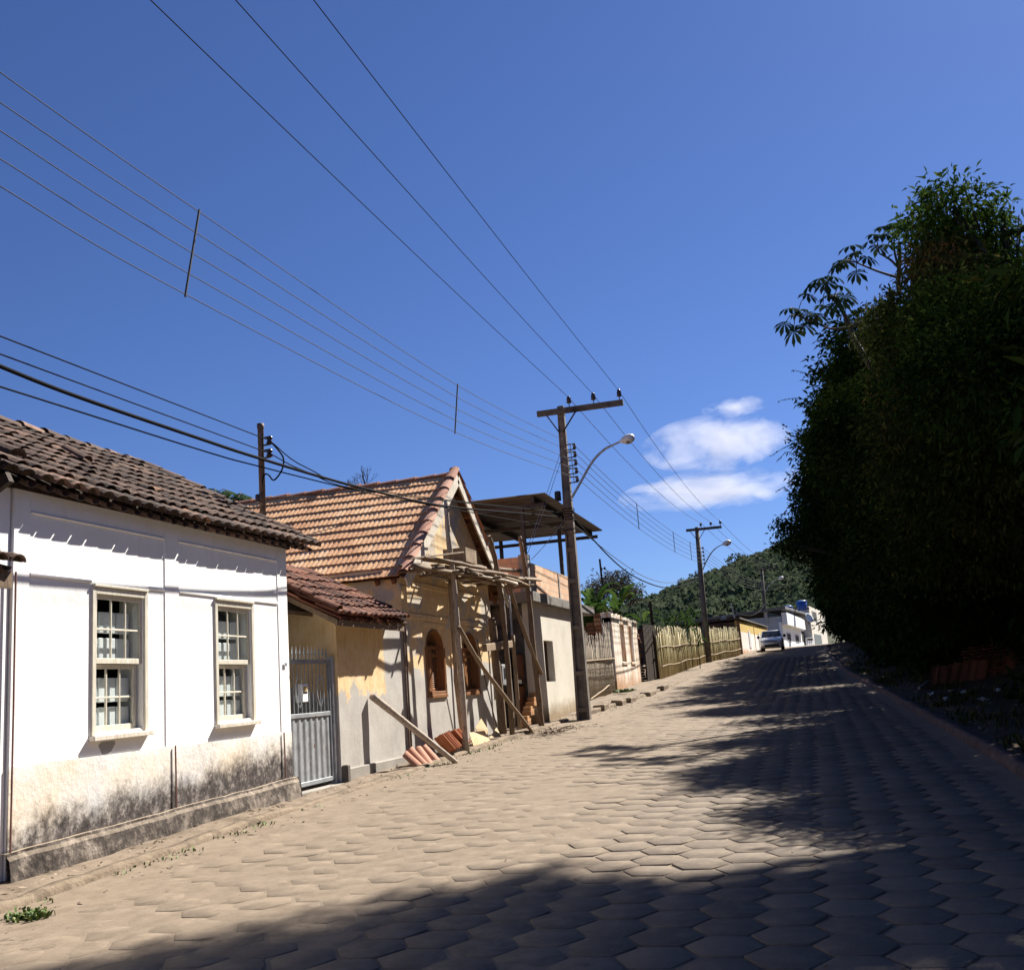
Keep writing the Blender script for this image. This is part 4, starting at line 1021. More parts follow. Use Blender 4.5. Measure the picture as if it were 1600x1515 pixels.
# ------------------------------------------------------------------ wires
def wire(pts, r, label, name='power_line', mat='wire', group=None, cat='wire', n=6, seg=6):
    P = spline(pts, n) if len(pts) > 2 else pts
    mb = MB(); mb.tube(P, r, seg, False); return mb.solo(name, M[mat], label, cat, tuple(P[0]), group, smooth=True)
def sag(a, b, s, n=10):
    a, b = Vector(a), Vector(b); return [a.lerp(b, i/n)-Vector((0, 0, s*4*(i/n)*(1-i/n))) for i in range(n+1)]
pos3 = ['left', 'middle', 'right']
for k, (px0, xx) in enumerate(((235, -5.6), (368, -4.9), (490, -4.17))):
    a = Vector(HV[k])+Vector((0, 0, .27)); b = at(px0, 0, x=xx); c = b+(b-a)*.28+Vector((0, 0, .12)); mid = a.lerp(b, .5)-Vector((0, 0, .05))
    wire([a, mid, b, c], .0068, 'high wire from the top of frame to the %s insulator of the big pole' % pos3[k], group='high wires over the street', mat='cable')
    wire(sag(a, hv2[k], .45), .009, 'high wire between the two nearer poles, on the %s insulators' % pos3[k], group='high wires over the street', n=2)
    wire(sag(hv2[k], hv3[k], .5), .011, 'distant high wire from second to third pole on the %s insulators' % pos3[k], group='high wires over the street', n=2)
LVp = []
names5 = ['topmost', 'second from top', 'middle', 'second from bottom', 'lowest']
for k in range(5):
    a = Vector((-5.52, 26.93, LVz[k])); b = at(715-k, 602+k*18.2, x=-5.95); c = at(311-k*5.3, 331+k*32.2, x=-6.4); d = at(0, (113, 160, 204, 248, 291)[k], x=-6.62)
    e = d+(d-c)*.6+Vector((0, 0, .06))
    wire([a, b, c, d, e], .0058, '%s of the five parallel wires leaving the big pole leftwards' % names5[k], group='five low wires on the left', mat='wire', n=8)
    s_ = sag(a, lv2[k], .42); LVp.append(s_)
    wire(s_, .008, '%s of the five wires between the two nearer poles' % names5[k], group='five low wires beyond the pole', n=2)
    wire(sag(lv2[k], lv3[k], .5), .01, '%s of the five distant wires toward the far pole' % names5[k], group='five low wires far off', n=2)
def spacer(p, q, label):
    p, q = Vector(p), Vector(q); e = (p-q).normalized()*.03
    mb = MB(); mb.tube([p+e, q-e], .0145, 7); mb.solo('wire_spacer', M['wire'], label, 'spacer bar', tuple(q), 'spacer bars on the five wires')
spacer(at(311, 331, x=-6.4), at(290, 460, x=-6.4), 'nearest and largest dark spacer bar hung on the five wires')
spacer(at(715, 602, x=-5.95), at(711, 675, x=-5.95), 'spacer bar on the five wires just left of the big pole')
for i, lab in ((3, 'spacer bar right of the big pole near the small clouds'), (6, 'spacer bar halfway from the big pole to the second pole'), (8, 'spacer bar just left of the second pole')):
    spacer(LVp[0][i], LVp[4][i], lab)
# telephone cable and drops
wire([at(-60, 545, x=-6.22)]+[at(a, b, x=-6.22) for a, b in ((0, 572), (122, 620), (300, 681), (406, 716), (557, 760), (692, 790))]+[Vector((-6.08, 23.2, 5.66)), Vector((-5.98, 26.8, 6.06))], .019, 'thick black cable passing the white roof to the big pole', 'telephone_cable', 'cable', cat='cable')
wire([at(-40, 594, x=-6.26)]+[at(a, b, x=-6.26) for a, b in ((0, 604), (320, 705), (403, 728), (540, 762), (640, 783))]+[Vector((-5.98, 26.8, 5.74))], .0085, 'thin wire sagging just below the thick black cable', 'telephone_cable', 'cable', cat='cable')
pc = [Vector((-5.8, 27.1, 6.1)), at(960, 877, x=-5.75), at(1000, 905, x=-5.7), at(1040, 918, x=-5.65), at(1068, 914, x=-5.6), at(1093, 905, y=59.4)]
wire(pc, .022, 'thick cable sagging deep between the big pole and second pole', 'telephone_cable', 'cable', cat='cable')
wire([pc[0]+Vector((0, 0, -.2)), at(965, 874, x=-5.75), at(1010, 902, x=-5.7), at(1050, 910, x=-5.65), at(1093, 900, y=59.4)], .011, 'thin faint wire above the deep sagging cable', 'telephone_cable', 'wire', cat='cable')
wire(sag(at(1098, 905, y=59.6), at(1195, 943, y=105), 1.6), .03, 'cable sagging between the second pole and the far pole', 'telephone_cable', 'cable', cat='cable', n=2)
# mast on the edge of the white roof
M1 = at(407, 665, y=14); ms = thing('service_mast', 'steel service mast with two insulators rising behind the white house roof', 'mast', (M1.x, 14, 4.3))
mb = MB(); mb.lathe([(.048, 0), (.048, M1.z-4.3), (.056, M1.z-4.29), (.056, M1.z-4.22), (.01, M1.z-4.21)], (M1.x, 14, 4.25), 12); mb.build('pipe', M['rust_pipe'], ms, smooth=True)
s1, s2 = at(421, 688, y=13.95), at(421, 708, y=13.95)
mb = MB()
for s_ in (s1, s2):
    for e in (.06, -.06): mb.bar((M1.x+.04, 13.97, s_.z+e), (s_.x+.02, 13.95, s_.z+e), .015, .025)
    mb.bar((M1.x+.055, 13.97, s_.z-.1), (M1.x+.055, 13.97, s_.z+.1), .015, .02)
mb.build('bracket', M['dark_metal'], ms)
for s_ in (s1, s2): spool(ms, s_)
loop = spline([s1, at(435, 703, y=13.9), at(443, 717, y=13.9), at(440, 735, y=13.9), at(428, 750, y=13.95), at(420, 742, y=13.95), at(414, 741, y=13.97), at(410, 752, y=13.97), at(410, 775, y=13.97)], 4)
mb = MB(); mb.tube(loop, .013, 6); mb.build('drip_loop', M['cable'], ms, smooth=True)
q = at(404, 778, y=13.93); mb = MB(); mb.lathe([(.03, -.06), (.05, -.05), (.05, .05), (.03, .06)], q, 10); mb.build('clamp', M['porcelain'], ms)
for k, (s_, yl) in enumerate(((s1, 525), (s2, 553))):
    wire([at(-40, yl-16, x=-7.15), at(0, yl, x=-7.2), s_], .008, ('upper', 'lower')[k]+' service wire crossing the white roof to the steel mast', 'service_wire', 'cable', n=4)
    wire([s_, at(480, 731+k*6, x=-6.9), at(600, 768+k*3, x=-6.45), Vector((-6, 26.8, 6.2))], .0085, ('upper', 'lower')[k]+' wire from the steel mast toward the big pole', 'service_wire', 'cable')
wire([q, at(470, 775, y=19.3), at(524, 771, y=19.5), at(590, 765, y=19.6)], .008, 'thin wire lying along the orange roof ridge', 'service_wire', 'cable')
for a, b, lab in (((-5.9, 26.85, 7.95), at(806, 903, y=24.8), 'pale drop wire slanting from the big pole past the canopy'), ((-5.9, 26.85, 7.75), at(823, 868, y=25.2), 'second drop wire slanting from the big pole before the canopy'), ((-5.95, 26.85, 6.05), at(824, 880, y=25.0), 'short drop wire from the cable clamp to the brick parapet')):
    wire(sag(a, b, .06, 4), .007, lab, 'service_wire', 'wire_bright')
# ------------------------------------------------------------------ plants
def leafmat(name, stops, trans=.12, rough=.6, spec=.18):
    t = NT(name); f = t.math('ADD', t.attr(), t.math('MULTIPLY', t.math('SUBTRACT', t.noise(1.2, 3), .5), .3), clamp=True)
    col = t.ramp(f, stops); t.out(col, max(rough, .7)); t.b.inputs['Specular IOR Level'].default_value = 0.0
    tr = t.node('ShaderNodeBsdfTranslucent'); t.l.new(col, tr.inputs[0]); mx = t.node('ShaderNodeMixShader'); mx.inputs[0].default_value = trans
    t.l.new(t.b.outputs[0], mx.inputs[1]); t.l.new(tr.outputs[0], mx.inputs[2]); t.l.new(mx.outputs[0], t.n['Material Output'].inputs['Surface']); return t.m
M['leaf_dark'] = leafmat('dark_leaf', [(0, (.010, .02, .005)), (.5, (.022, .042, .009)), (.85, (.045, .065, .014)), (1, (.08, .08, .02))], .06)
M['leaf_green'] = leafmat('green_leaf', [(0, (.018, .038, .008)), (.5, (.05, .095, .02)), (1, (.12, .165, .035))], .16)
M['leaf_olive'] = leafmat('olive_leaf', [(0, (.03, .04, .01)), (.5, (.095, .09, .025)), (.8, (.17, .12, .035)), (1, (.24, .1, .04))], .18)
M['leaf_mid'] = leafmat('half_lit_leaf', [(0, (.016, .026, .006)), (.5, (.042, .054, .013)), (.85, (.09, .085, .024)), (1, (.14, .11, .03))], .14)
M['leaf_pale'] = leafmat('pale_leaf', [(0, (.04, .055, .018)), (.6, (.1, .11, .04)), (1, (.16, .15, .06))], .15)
M['leaf_cecropia'] = leafmat('broad_leaf', [(0, (.016, .03, .013)), (.6, (.035, .06, .028)), (1, (.09, .115, .07))], .08)
M['leaf_banana'] = leafmat('banana_leaf', [(0, (.024, .05, .012)), (.6, (.052, .1, .022)), (1, (.1, .15, .04))], .2)
M['leaf_grey'] = leafmat('dry_grey_foliage', [(0, (.06, .065, .045)), (.6, (.12, .12, .085)), (1, (.19, .18, .13))], .1)
M['bark'] = woodmat('bark', (.025, .02, .016), (.085, .07, .058), sc=(4, 4, 1.5))

def leaf_cloud(C_, n, rs, L, W, droop=.35, spread=.35, tint=None, outw=None, rng=None):
    """n leaves round each cluster centre -> verts, quads (folded rhombus leaves as two triangles), tints"""
    k = len(C_); rg = rng
    c = np.repeat(C_, n, 0); N = len(c)
    p = c+np.clip(rg.normal(0, 1, (N, 3)), -1.5, 1.5)*np.repeat(rs, n)[:, None]*np.array([1, 1, .8])
    d = rg.normal(0, 1, (N, 3))*.8+(np.repeat(outw, n, 0) if outw is not None else 0)*.9; d[:, 2] -= droop
    d /= np.linalg.norm(d, axis=1)[:, None]+1e-9
    a = np.cross(d, rg.normal(0, 1, (N, 3))+np.array([0, 0, 1.2])); a /= np.linalg.norm(a, axis=1)[:, None]+1e-9
    nn = np.cross(a, d); l = L*rg.uniform(.65, 1.25, N)[:, None]; w = W*rg.uniform(.7, 1.2, N)[:, None]
    b = p; tip = p+d*l-np.array([0, 0, 1])*l*.12; mid = p+d*l*.45
    q1, q2 = mid+a*w*.5+nn*w*.22, mid-a*w*.5+nn*w*.22
    V = np.stack([b, q1, tip, q2], 1).reshape(-1, 3)
    o = np.arange(N)*4; F = np.concatenate([np.stack([o, o+1, o+2], 1), np.stack([o, o+2, o+3], 1)])
    t = np.clip(np.repeat(tint, n)+rg.normal(0, .13, N), 0, 1); return V, F, np.concatenate([t, t])

KLEAF = 27.0
def crown(parent, name, lobes, mat, L, W, dens=22, per=26, seed=0, droop=.35, shell=(.3, 1.02), tintc=.45, flat=.85):
    rg = np.random.RandomState(seed); Cs, Rs, Os, Ts = [], [], [], []
    for (c, r) in lobes:
        KL = 0 if shell[0] < .2 else 1
        n = max(5, int(KLEAF*dens/30*r*r/(L*W*per))); u = rg.normal(0, 1, (n, 3)); u /= np.linalg.norm(u, axis=1)[:, None]
        rad_ = r*rg.uniform(shell[0], shell[1], n)**.6
        q = np.array(c)+u*rad_[:, None]*np.array([1, 1, flat])*(1+.16*np.clip(rg.normal(0, 1, (n, 1)), -2, .9))
        if KL:
            ne = max(2, n//9); u2 = rg.normal(0, 1, (ne, 3)); u2 /= np.linalg.norm(u2, axis=1)[:, None]; u = np.concatenate([u, u2]); q = np.concatenate([q, np.array(c)+u2*r*rg.uniform(.95, 1.28, (ne, 1))*np.array([1, 1, flat])]); n += ne
        Cs.append(q); Rs.append(np.full(n, .16*rg.uniform(.8, 1.2)+L*.35)); Os.append(u); Ts.append(np.clip(tintc+rg.normal(0, .2, n), 0, 1))
    V, F, T = leaf_cloud(np.concatenate(Cs), per, np.concatenate(Rs), L, W, droop, tint=np.concatenate(Ts), outw=np.concatenate(Os), rng=rg)
    return np_mesh(name, V, F, mat, T, parent)

def trunk_mesh(parent, base, lobes, r, mat='bark', seed=0):
    rn = random.Random(seed); mb = MB(); b = Vector(base); cs = [Vector(c) for c, _ in lobes]
    m_ = sum(cs, Vector())/len(cs); fork = b.lerp(Vector((m_.x, m_.y, min(c.z for c in cs))), .75)
    if fork.z < b.z+.6: fork = b+Vector((0, 0, 1))
    P = spline([b-Vector((0, 0, .3)), b.lerp(fork, .5)+Vector((rn.uniform(-.2, .2), rn.uniform(-.2, .2), 0)), fork], 4)
    mb.tube(P, [r*(1.15-.5*i/len(P)) for i in range(len(P))], 9)
    for c in cs:
        e = fork.lerp(c, .55)+Vector((rn.uniform(-.3, .3), rn.uniform(-.3, .3), .2)); P = spline([fork, e, c], 4); mb.tube(P, [r*.5*(1-.75*i/len(P)) for i in range(len(P))], 6)
        for q in range(5):
            t_ = c+Vector((rn.uniform(-1, 1), rn.uniform(-1, 1), rn.uniform(-.3, .6)))*.45; mb.tube([e.lerp(c, rn.random()), (e+t_)/2+Vector((0, 0, .1)), t_], [r*.2, r*.13, r*.05], 5)
    mb.build('trunk', M[mat], parent, smooth=True)

def bank(x, y):
    d = x-xr(y); fade = 1 if y < 62 else max(0, 1-(y-62)/14)
    return gz(y)+.07+min(max(0, d-1.3)*.1+max(0, d-3)*.55*fade, 11)
def pxl(L, y, jit=0.0, seed=0):
    rn = random.Random(seed); out = []
    for px, py, rp in L:
        yy = y+rn.uniform(-jit, jit); c = at(px, py, y=yy); dep = float(np.dot(np.array(c)-CAM, F_)); out.append((tuple(c), rp*dep/FPX))
    return out
def tree(name, label, base, lobes, mat, L, W, dens, per=26, seed=0, r=.16, group='trees on the right bank', **k):
    b = (base[0], base[1], bank(*base)); t_ = thing(name, label, 'tree', b, group)
    trunk_mesh(t_, b, lobes, r, seed=seed); crown(t_, 'crown', lobes, M[mat], L, W, dens, per, seed, **k); return t_

tree('leafy_tree', 'tallest dense tree topping the right bank, glossy dark green leaves', (7.8, 24), pxl([(1488, 322, 50), (1440, 352, 26), (1530, 372, 52), (1565, 352, 22), (1470, 372, 48), (1580, 420, 42), (1510, 425, 44), (1440, 385, 18), (1545, 470, 60), (1590, 500, 50)], 24, .8, 1), 'leaf_green', .22, .07, 30, 24, 1, .22, tintc=.5)
tree('drooping_tree', 'tree with rusty young leaves hanging below the tallest crown', (7.2, 23), pxl([(1462, 402, 30), (1440, 420, 28), (1490, 428, 34), (1455, 448, 30), (1500, 455, 30)], 23, .5, 2), 'leaf_olive', .2, .05, 36, 26, 2, .1, droop=1.1, tintc=.62)
tree('olive_tree', 'broad olive tinted tree in the middle of the right bank', (7.4, 21.5), pxl([(1545, 540, 62), (1480, 560, 58), (1590, 610, 70), (1420, 585, 44), (1510, 640, 70), (1440, 650, 60), (1580, 700, 70)], 21.5, .8, 3), 'leaf_olive', .19, .06, 30, 26, 3, .2, tintc=.25, droop=.6)
tree('willowy_tree', 'slim pale tree with narrow leaves between the two umbrella trees', (6.4, 27), pxl([(1385, 492, 24), (1372, 515, 22), (1405, 505, 26), (1428, 520, 28), (1395, 535, 30), (1360, 525, 14)], 27, .5, 4), 'leaf_pale', .24, .042, 26, 22, 4, .07, droop=.9, tintc=.4)
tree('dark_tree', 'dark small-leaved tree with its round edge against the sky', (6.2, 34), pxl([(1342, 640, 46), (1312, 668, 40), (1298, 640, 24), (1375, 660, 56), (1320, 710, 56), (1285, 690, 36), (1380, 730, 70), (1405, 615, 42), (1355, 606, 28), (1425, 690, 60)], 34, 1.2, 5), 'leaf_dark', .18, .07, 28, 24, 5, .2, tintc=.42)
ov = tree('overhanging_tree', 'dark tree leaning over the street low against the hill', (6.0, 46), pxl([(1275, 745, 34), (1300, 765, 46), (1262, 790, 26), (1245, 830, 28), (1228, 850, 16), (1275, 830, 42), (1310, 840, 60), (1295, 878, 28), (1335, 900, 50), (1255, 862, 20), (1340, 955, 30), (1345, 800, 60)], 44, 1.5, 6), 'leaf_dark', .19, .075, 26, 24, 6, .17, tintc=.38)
for k, (a, b, c_) in enumerate((((1272, 590), (1255, 582), (1238, 578)), ((1268, 628), (1245, 622), (1218, 626)), ((1258, 690), (1232, 696), (1205, 712)), ((1240, 775), (1226, 762), (1212, 768)), ((1245, 712), (1230, 706), (1216, 718)))):
    mb = MB(); Q = spline([at(*q, y=41.5) for q in (a, b, c_)], 5); mb.tube(Q, [.018*(1-.6*i/len(Q)) for i in range(len(Q))], 4); rq = random.Random(k)
    for q in Q[1:]:
        for _ in range(2): d_ = Vector((rq.uniform(-1, .3), rq.uniform(-.5, .5), rq.uniform(-1, .3)))*.14; w_ = Vector((0, .03, .03)); mb.face([q, q+d_*.5+w_, q+d_, q+d_*.5-w_])
    mb.build('hanging_twig', M['leaf_dark'], ov)
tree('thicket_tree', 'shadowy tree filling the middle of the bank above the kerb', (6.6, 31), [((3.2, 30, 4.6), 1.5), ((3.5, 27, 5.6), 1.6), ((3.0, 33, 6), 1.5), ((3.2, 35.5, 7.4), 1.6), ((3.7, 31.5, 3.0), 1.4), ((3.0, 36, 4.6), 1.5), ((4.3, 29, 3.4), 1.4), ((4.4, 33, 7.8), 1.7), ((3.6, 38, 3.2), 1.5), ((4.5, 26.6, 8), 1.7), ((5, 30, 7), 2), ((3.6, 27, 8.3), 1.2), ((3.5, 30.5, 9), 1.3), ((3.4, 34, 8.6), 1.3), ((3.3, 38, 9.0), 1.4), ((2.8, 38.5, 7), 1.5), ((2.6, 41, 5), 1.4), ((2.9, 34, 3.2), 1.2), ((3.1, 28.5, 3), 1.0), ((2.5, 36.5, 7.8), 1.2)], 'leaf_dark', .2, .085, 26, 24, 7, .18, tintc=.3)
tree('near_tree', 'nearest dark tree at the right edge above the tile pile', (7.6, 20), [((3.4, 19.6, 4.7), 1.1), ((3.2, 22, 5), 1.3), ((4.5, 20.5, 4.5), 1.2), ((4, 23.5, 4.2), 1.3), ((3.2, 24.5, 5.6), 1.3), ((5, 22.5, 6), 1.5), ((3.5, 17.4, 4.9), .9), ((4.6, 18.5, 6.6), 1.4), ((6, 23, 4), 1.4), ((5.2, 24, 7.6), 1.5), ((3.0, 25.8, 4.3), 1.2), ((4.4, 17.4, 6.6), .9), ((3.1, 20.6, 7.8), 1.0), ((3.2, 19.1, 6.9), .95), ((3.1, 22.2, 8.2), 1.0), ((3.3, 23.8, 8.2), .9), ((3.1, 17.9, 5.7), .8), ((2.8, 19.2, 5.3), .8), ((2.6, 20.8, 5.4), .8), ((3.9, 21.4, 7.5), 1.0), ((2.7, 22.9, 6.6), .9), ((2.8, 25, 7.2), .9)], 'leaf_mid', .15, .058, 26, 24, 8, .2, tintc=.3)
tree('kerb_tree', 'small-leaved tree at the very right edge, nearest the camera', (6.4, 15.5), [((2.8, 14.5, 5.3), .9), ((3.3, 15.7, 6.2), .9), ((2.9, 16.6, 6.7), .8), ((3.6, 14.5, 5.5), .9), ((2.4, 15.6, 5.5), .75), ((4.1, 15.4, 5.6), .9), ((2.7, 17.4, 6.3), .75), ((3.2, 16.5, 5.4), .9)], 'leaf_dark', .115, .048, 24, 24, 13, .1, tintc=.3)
# trees just outside the frame that throw the shade over the street
tree('shade_tree', 'tall shade tree beyond the right edge of the view', (10.5, 12), [((3.65, 19.33, 16.40), 0.95), ((4.45, 18.33, 15.40), 1.10), ((5.45, 17.63, 14.40), 1.20), ((6.15, 16.53, 13.20), 1.20), ((4.65, 21.93, 17.90), 0.95), ((5.65, 21.23, 17.00), 1.05), ((6.55, 20.53, 16.20), 1.10), ((6.25, 24.53, 19.30), 1.00), ((7.15, 23.63, 18.30), 1.05), ((8.05, 22.93, 17.40), 1.10), ((6.35, 25.93, 22.40), 1.15), ((7.75, 26.73, 22.20), 1.30), ((7.35, 25.43, 21.00), 1.10), ((9.05, 25.43, 20.60), 1.50), ((5.45, 24.73, 21.60), 0.80)], 'leaf_dark', .26, .1, 22, 22, 11, .3, shell=(.15, .8))
tree('shade_tree', 'lower shade tree beyond the right edge of the view', (6.6, 11.5), [((4, 12, 5.7), 1.2), ((3.5, 8.9, 3.9), 1.2), ((4.4, 10.2, 3.9), 1.2), ((3.5, 11.2, 3.8), 1.0), ((4.8, 11.4, 4.3), 1.3), ((3.8, 12.7, 4), 1.0), ((4.1, 13.9, 4), .95), ((5, 14.5, 4.6), 1.2), ((5.8, 12.5, 8), 1.5), ((3.4, 7.6, 3.9), 1.2), ((4.7, 7.7, 4), 1.3), ((5.8, 12, 6.5), 1.6), ((4.9, 15.8, 6.5), 1.1)], 'leaf_dark', .26, .1, 22, 22, 12, .24)
rn_ = random.Random(99)
for k, (ya_, yb_, lab) in enumerate(((44, 54, 'tall dark tree beyond the overhanging tree, hidden low by bushes'), (54, 64, 'tall dark tree farther along the right kerb'), (64, 75, 'tall dark tree opposite the yellow house'), (75, 86, 'tall dark tree nearest the bend on the right'), (86, 97, 'last tall tree before the houses at the bend'))):
    L_ = []; yq = ya_+1
    while yq < yb_:
        for zq, xo in ((3.6, 1.7), (6.6, 1.5), (9.4, 1.7), (12, 2.2), (14.2, 3.2)): L_.append(((xr(yq)+xo+rn_.uniform(-.3, .5), yq+rn_.uniform(-1, 1), gz(yq)+zq-(.0 if yq < 80 else 1.5)+rn_.uniform(-.5, .5)), rn_.uniform(1.5, 2.0)))
        yq += 3
    tree('roadside_tree', lab, (xr((ya_+yb_)/2)+2.9, (ya_+yb_)/2), L_, 'leaf_dark', .34, .15, 18, 24, 80+k, .22, tintc=.3)
# dense growth backing the trees up the slope
rg = np.random.RandomState(44); n = 9000; y = rg.uniform(14, 96, n); b_ = np.array([xr(v) for v in y]); d_ = rg.uniform(2.6, 9, n); x = b_+d_; z = np.array([bank(p, q) for p, q in zip(x, y)])
hmax = np.clip((d_-1.2)*2.2, 1.0, 7.5); hmax = np.where(y < 22, np.minimum(hmax, 3.5), hmax)
keep = ~((x > 2.4) & (x < 6.2) & (y > 20) & (y < 34) & (d_ < 3.6)); Cc = np.stack([x, y, z+rg.uniform(0, 1, n)*hmax], 1)[keep]
V, F, T = leaf_cloud(Cc, 12, np.full(len(Cc), .45), .42, .2, .3, tint=rg.uniform(0, .45, len(Cc)), rng=rg); tag(np_mesh('hillside_thicket', V, F, M['leaf_dark'], T), kind='stuff')
# undergrowth on the bank
rg = random.Random(4)
def bush(label, lobes, seed, mat='leaf_dark', L=.2, W=.09):
    b = lobes[0][0]; t_ = thing('bush', label, 'bush', (b[0], b[1], bank(b[0], b[1])), 'bushes under the trees')
    mb = MB(); rn = random.Random(seed)
    for q in range(7):
        e = Vector(lobes[q % len(lobes)][0])+Vector((rn.uniform(-.4, .4), rn.uniform(-.4, .4), 0)); mb.tube([(b[0], b[1], bank(b[0], b[1])-.1), Vector((b[0], b[1], b[2])).lerp(e, .5), e], [.03, .02, .008], 5)
    mb.build('stem', M['bark'], t_); crown(t_, 'foliage', lobes, M[mat], L, W, 30, 22, seed, tintc=.35)
for i, (xs, lab) in enumerate(((((4.6, 58, 3.6), 1.8), 'dark bush at the far end of the bank'), (((4.1, 50, 3.2), 1.7), 'dark bush below the overhanging tree'), (((3.9, 43, 2.8), 1.5), 'dark bush beneath the thicket tree'), (((4.3, 36.5, 2.3), 1.4), 'dark bush left of the tile pile'), (((6.4, 29.5, 2.8), 1.5), 'dark bush behind the tile pile'), (((6.6, 25, 2.3), 1.2), 'leafy bush right of the tile pile'))):
    (x, y, z), r = xs; bush(lab, [((x, y, z-.6), r), ((x+.8, y+1.5, z), r*.9), ((x+1, y-1.2, z-.2), r*.9), ((x+1.8, y, z+.7), r)], 30+i)

def palmate(V, F, T, c, up, r, rg, n=9, tint=.5):
    up = Vector(up).normalized(); a = up.cross(Vector((rg.random()-.5, rg.random()-.5, .3))).normalized(); b = up.cross(a); off = rg.random()*6
    for k in range(n):
        th = off+2*pi*k/n*.94; d = (a*cos(th)+b*sin(th)); l = r*rg.uniform(.8, 1.05); s_ = up.cross(d); w = l*.19
        dz = Vector((0, 0, -1)); o = len(V)
        p1_, p2_, tip = c+d*l*.45+dz*l*.08, c+d*l*.75+dz*l*.24, c+d*l+dz*l*.52
        V += [c, p1_+s_*w*.6+up*w*.2, p2_+s_*w+up*w*.1, tip, p2_-s_*w+up*w*.1, p1_-s_*w*.6+up*w*.2]
        F += [(o, o+1, o+5), (o+1, o+2, o+5), (o+2, o+4, o+5), (o+2, o+3, o+4)]; t_ = tint+rg.uniform(-.2, .25); T += [t_]*4
def umbrella_tree(label, y, trunk, branches, leaves, seed, R_=.42, r=.05, name='umbrella_tree', base=None):
    rg = random.Random(seed); tp = [at(a, b, y=y) for a, b in trunk]
    b = base or (tp[0].x, y, bank(tp[0].x, y) if tp[0].x > 0 else gz(y)); t_ = thing(name, label, 'tree', b, None)
    mb = MB(); P = spline([Vector(b)]+tp, 4); mb.tube(P, [r*1.8-(r*1.1)*i/len(P) for i in range(len(P))], 7)
    for br in branches: Q = spline([at(p, q, y=y) for p, q in br], 4); mb.tube(Q, [r*.75*(1-.5*i/len(Q)) for i in range(len(Q))], 6)
    V, F, T = [], [], []
    tips = [at(*br[-1], y=y) for br in branches]+[tp[-1]]
    for px, py in leaves:
        c = at(px, py, y=y+rg.uniform(-.5, .5)); tipn = min(tips, key=lambda q: (q-c).length)
        mb.tube([tipn, (tipn+c)/2+Vector((0, 0, .12)), c], [.016, .012, .009], 4)
        dirv = (c-tipn)*.6+Vector((rg.uniform(-.3, .3), rg.uniform(-.5, .1), .55)); palmate(V, F, T, c, dirv, R_*rg.uniform(.85, 1.15), rg)
    mb.build('trunk', M['bark'], t_, smooth=True)
    np_mesh('crown', np.array([tuple(v) for v in V]), np.array(F), M['leaf_cecropia'], np.array(T), t_)
umbrella_tree('slender umbrella tree leaning left out of the bank with palmate leaves', 28, [(1352, 560), (1338, 535), (1327, 510), (1315, 482), (1303, 462)], [[(1327, 511), (1300, 514), (1278, 505)], [(1327, 510), (1345, 503), (1360, 500)], [(1312, 478), (1298, 465), (1290, 455)], [(1278, 505), (1258, 498), (1245, 492)]],
    [(1232, 482), (1226, 506), (1240, 518), (1262, 490), (1258, 510), (1268, 502), (1247, 486), (1290, 442), (1303, 432), (1280, 436), (1317, 448), (1293, 462), (1286, 478), (1266, 446), (1262, 460), (1312, 470), (1300, 478), (1320, 462), (1276, 492)], 21, .36, base=(5.6, 29.5, bank(5.6, 29.5)))
umbrella_tree('upright umbrella tree with bare forked stem beside the tallest tree', 27, [(1408, 500), (1405, 460), (1404, 434), (1406, 400), (1405, 378)], [[(1404, 434), (1372, 424), (1340, 411)], [(1404, 418), (1390, 405), (1374, 396)], [(1404, 432), (1418, 424), (1424, 420)], [(1405, 420), (1398, 395), (1397, 372)]],
    [(1330, 396), (1316, 408), (1308, 414), (1328, 384), (1338, 426), (1355, 402), (1372, 386), (1388, 382), (1358, 376), (1393, 350), (1378, 354), (1368, 366), (1403, 352), (1414, 356), (1384, 366)], 22, .36, base=(6.6, 28, bank(6.6, 28)))
umbrella_tree('umbrella tree whose leaf tips rise behind the white house roof', 26, [(352, 830), (352, 800), (352, 785)], [[(352, 790), (366, 782), (375, 776)], [(352, 790), (342, 780), (336, 772)]],
    [(335, 766), (328, 774), (350, 768), (362, 768), (356, 778), (344, 780), (376, 772), (384, 778), (372, 784), (390, 784)], 23, .4)
def bare_tree(label, base, top, y, seed):
    rg = random.Random(seed); b = at(*base, y=y); b.z = gz(y); t_ = thing('bare_tree', label, 'tree', tuple(b)); mb = MB()
    def grow(p, d, L, r, n):
        q = p+d*L; m_ = (p+q)/2+Vector((rg.uniform(-1, 1), rg.uniform(-1, 1), 0))*L*.08; mb.tube([p, m_, q], [r, r*.85, r*.7], 5 if n > 2 else 4, False)
        if n == 0: return
        for k in range(rg.choice([2, 3, 3])):
            e = (d+Vector((rg.uniform(-1, 1), rg.uniform(-1, 1), rg.uniform(-.35, .7)))*.75).normalized(); grow(q, e, L*rg.uniform(.62, .85), r*.62, n-1)
    tp = at(*top, y=y); f = Vector((b.x, y, tp.z-2.2)); mb.tube([b, f], [.14, .07], 7)
    for k in range(4): grow(f, Vector((rg.uniform(-.8, .8), rg.uniform(-.4, .4), 1)).normalized(), .62, .04, 4)
    mb.build('branches', M['bark'], t_)
bare_tree('leafless bush-like tree behind the orange roof ridge', (575, 790), (580, 720), 42, 9)

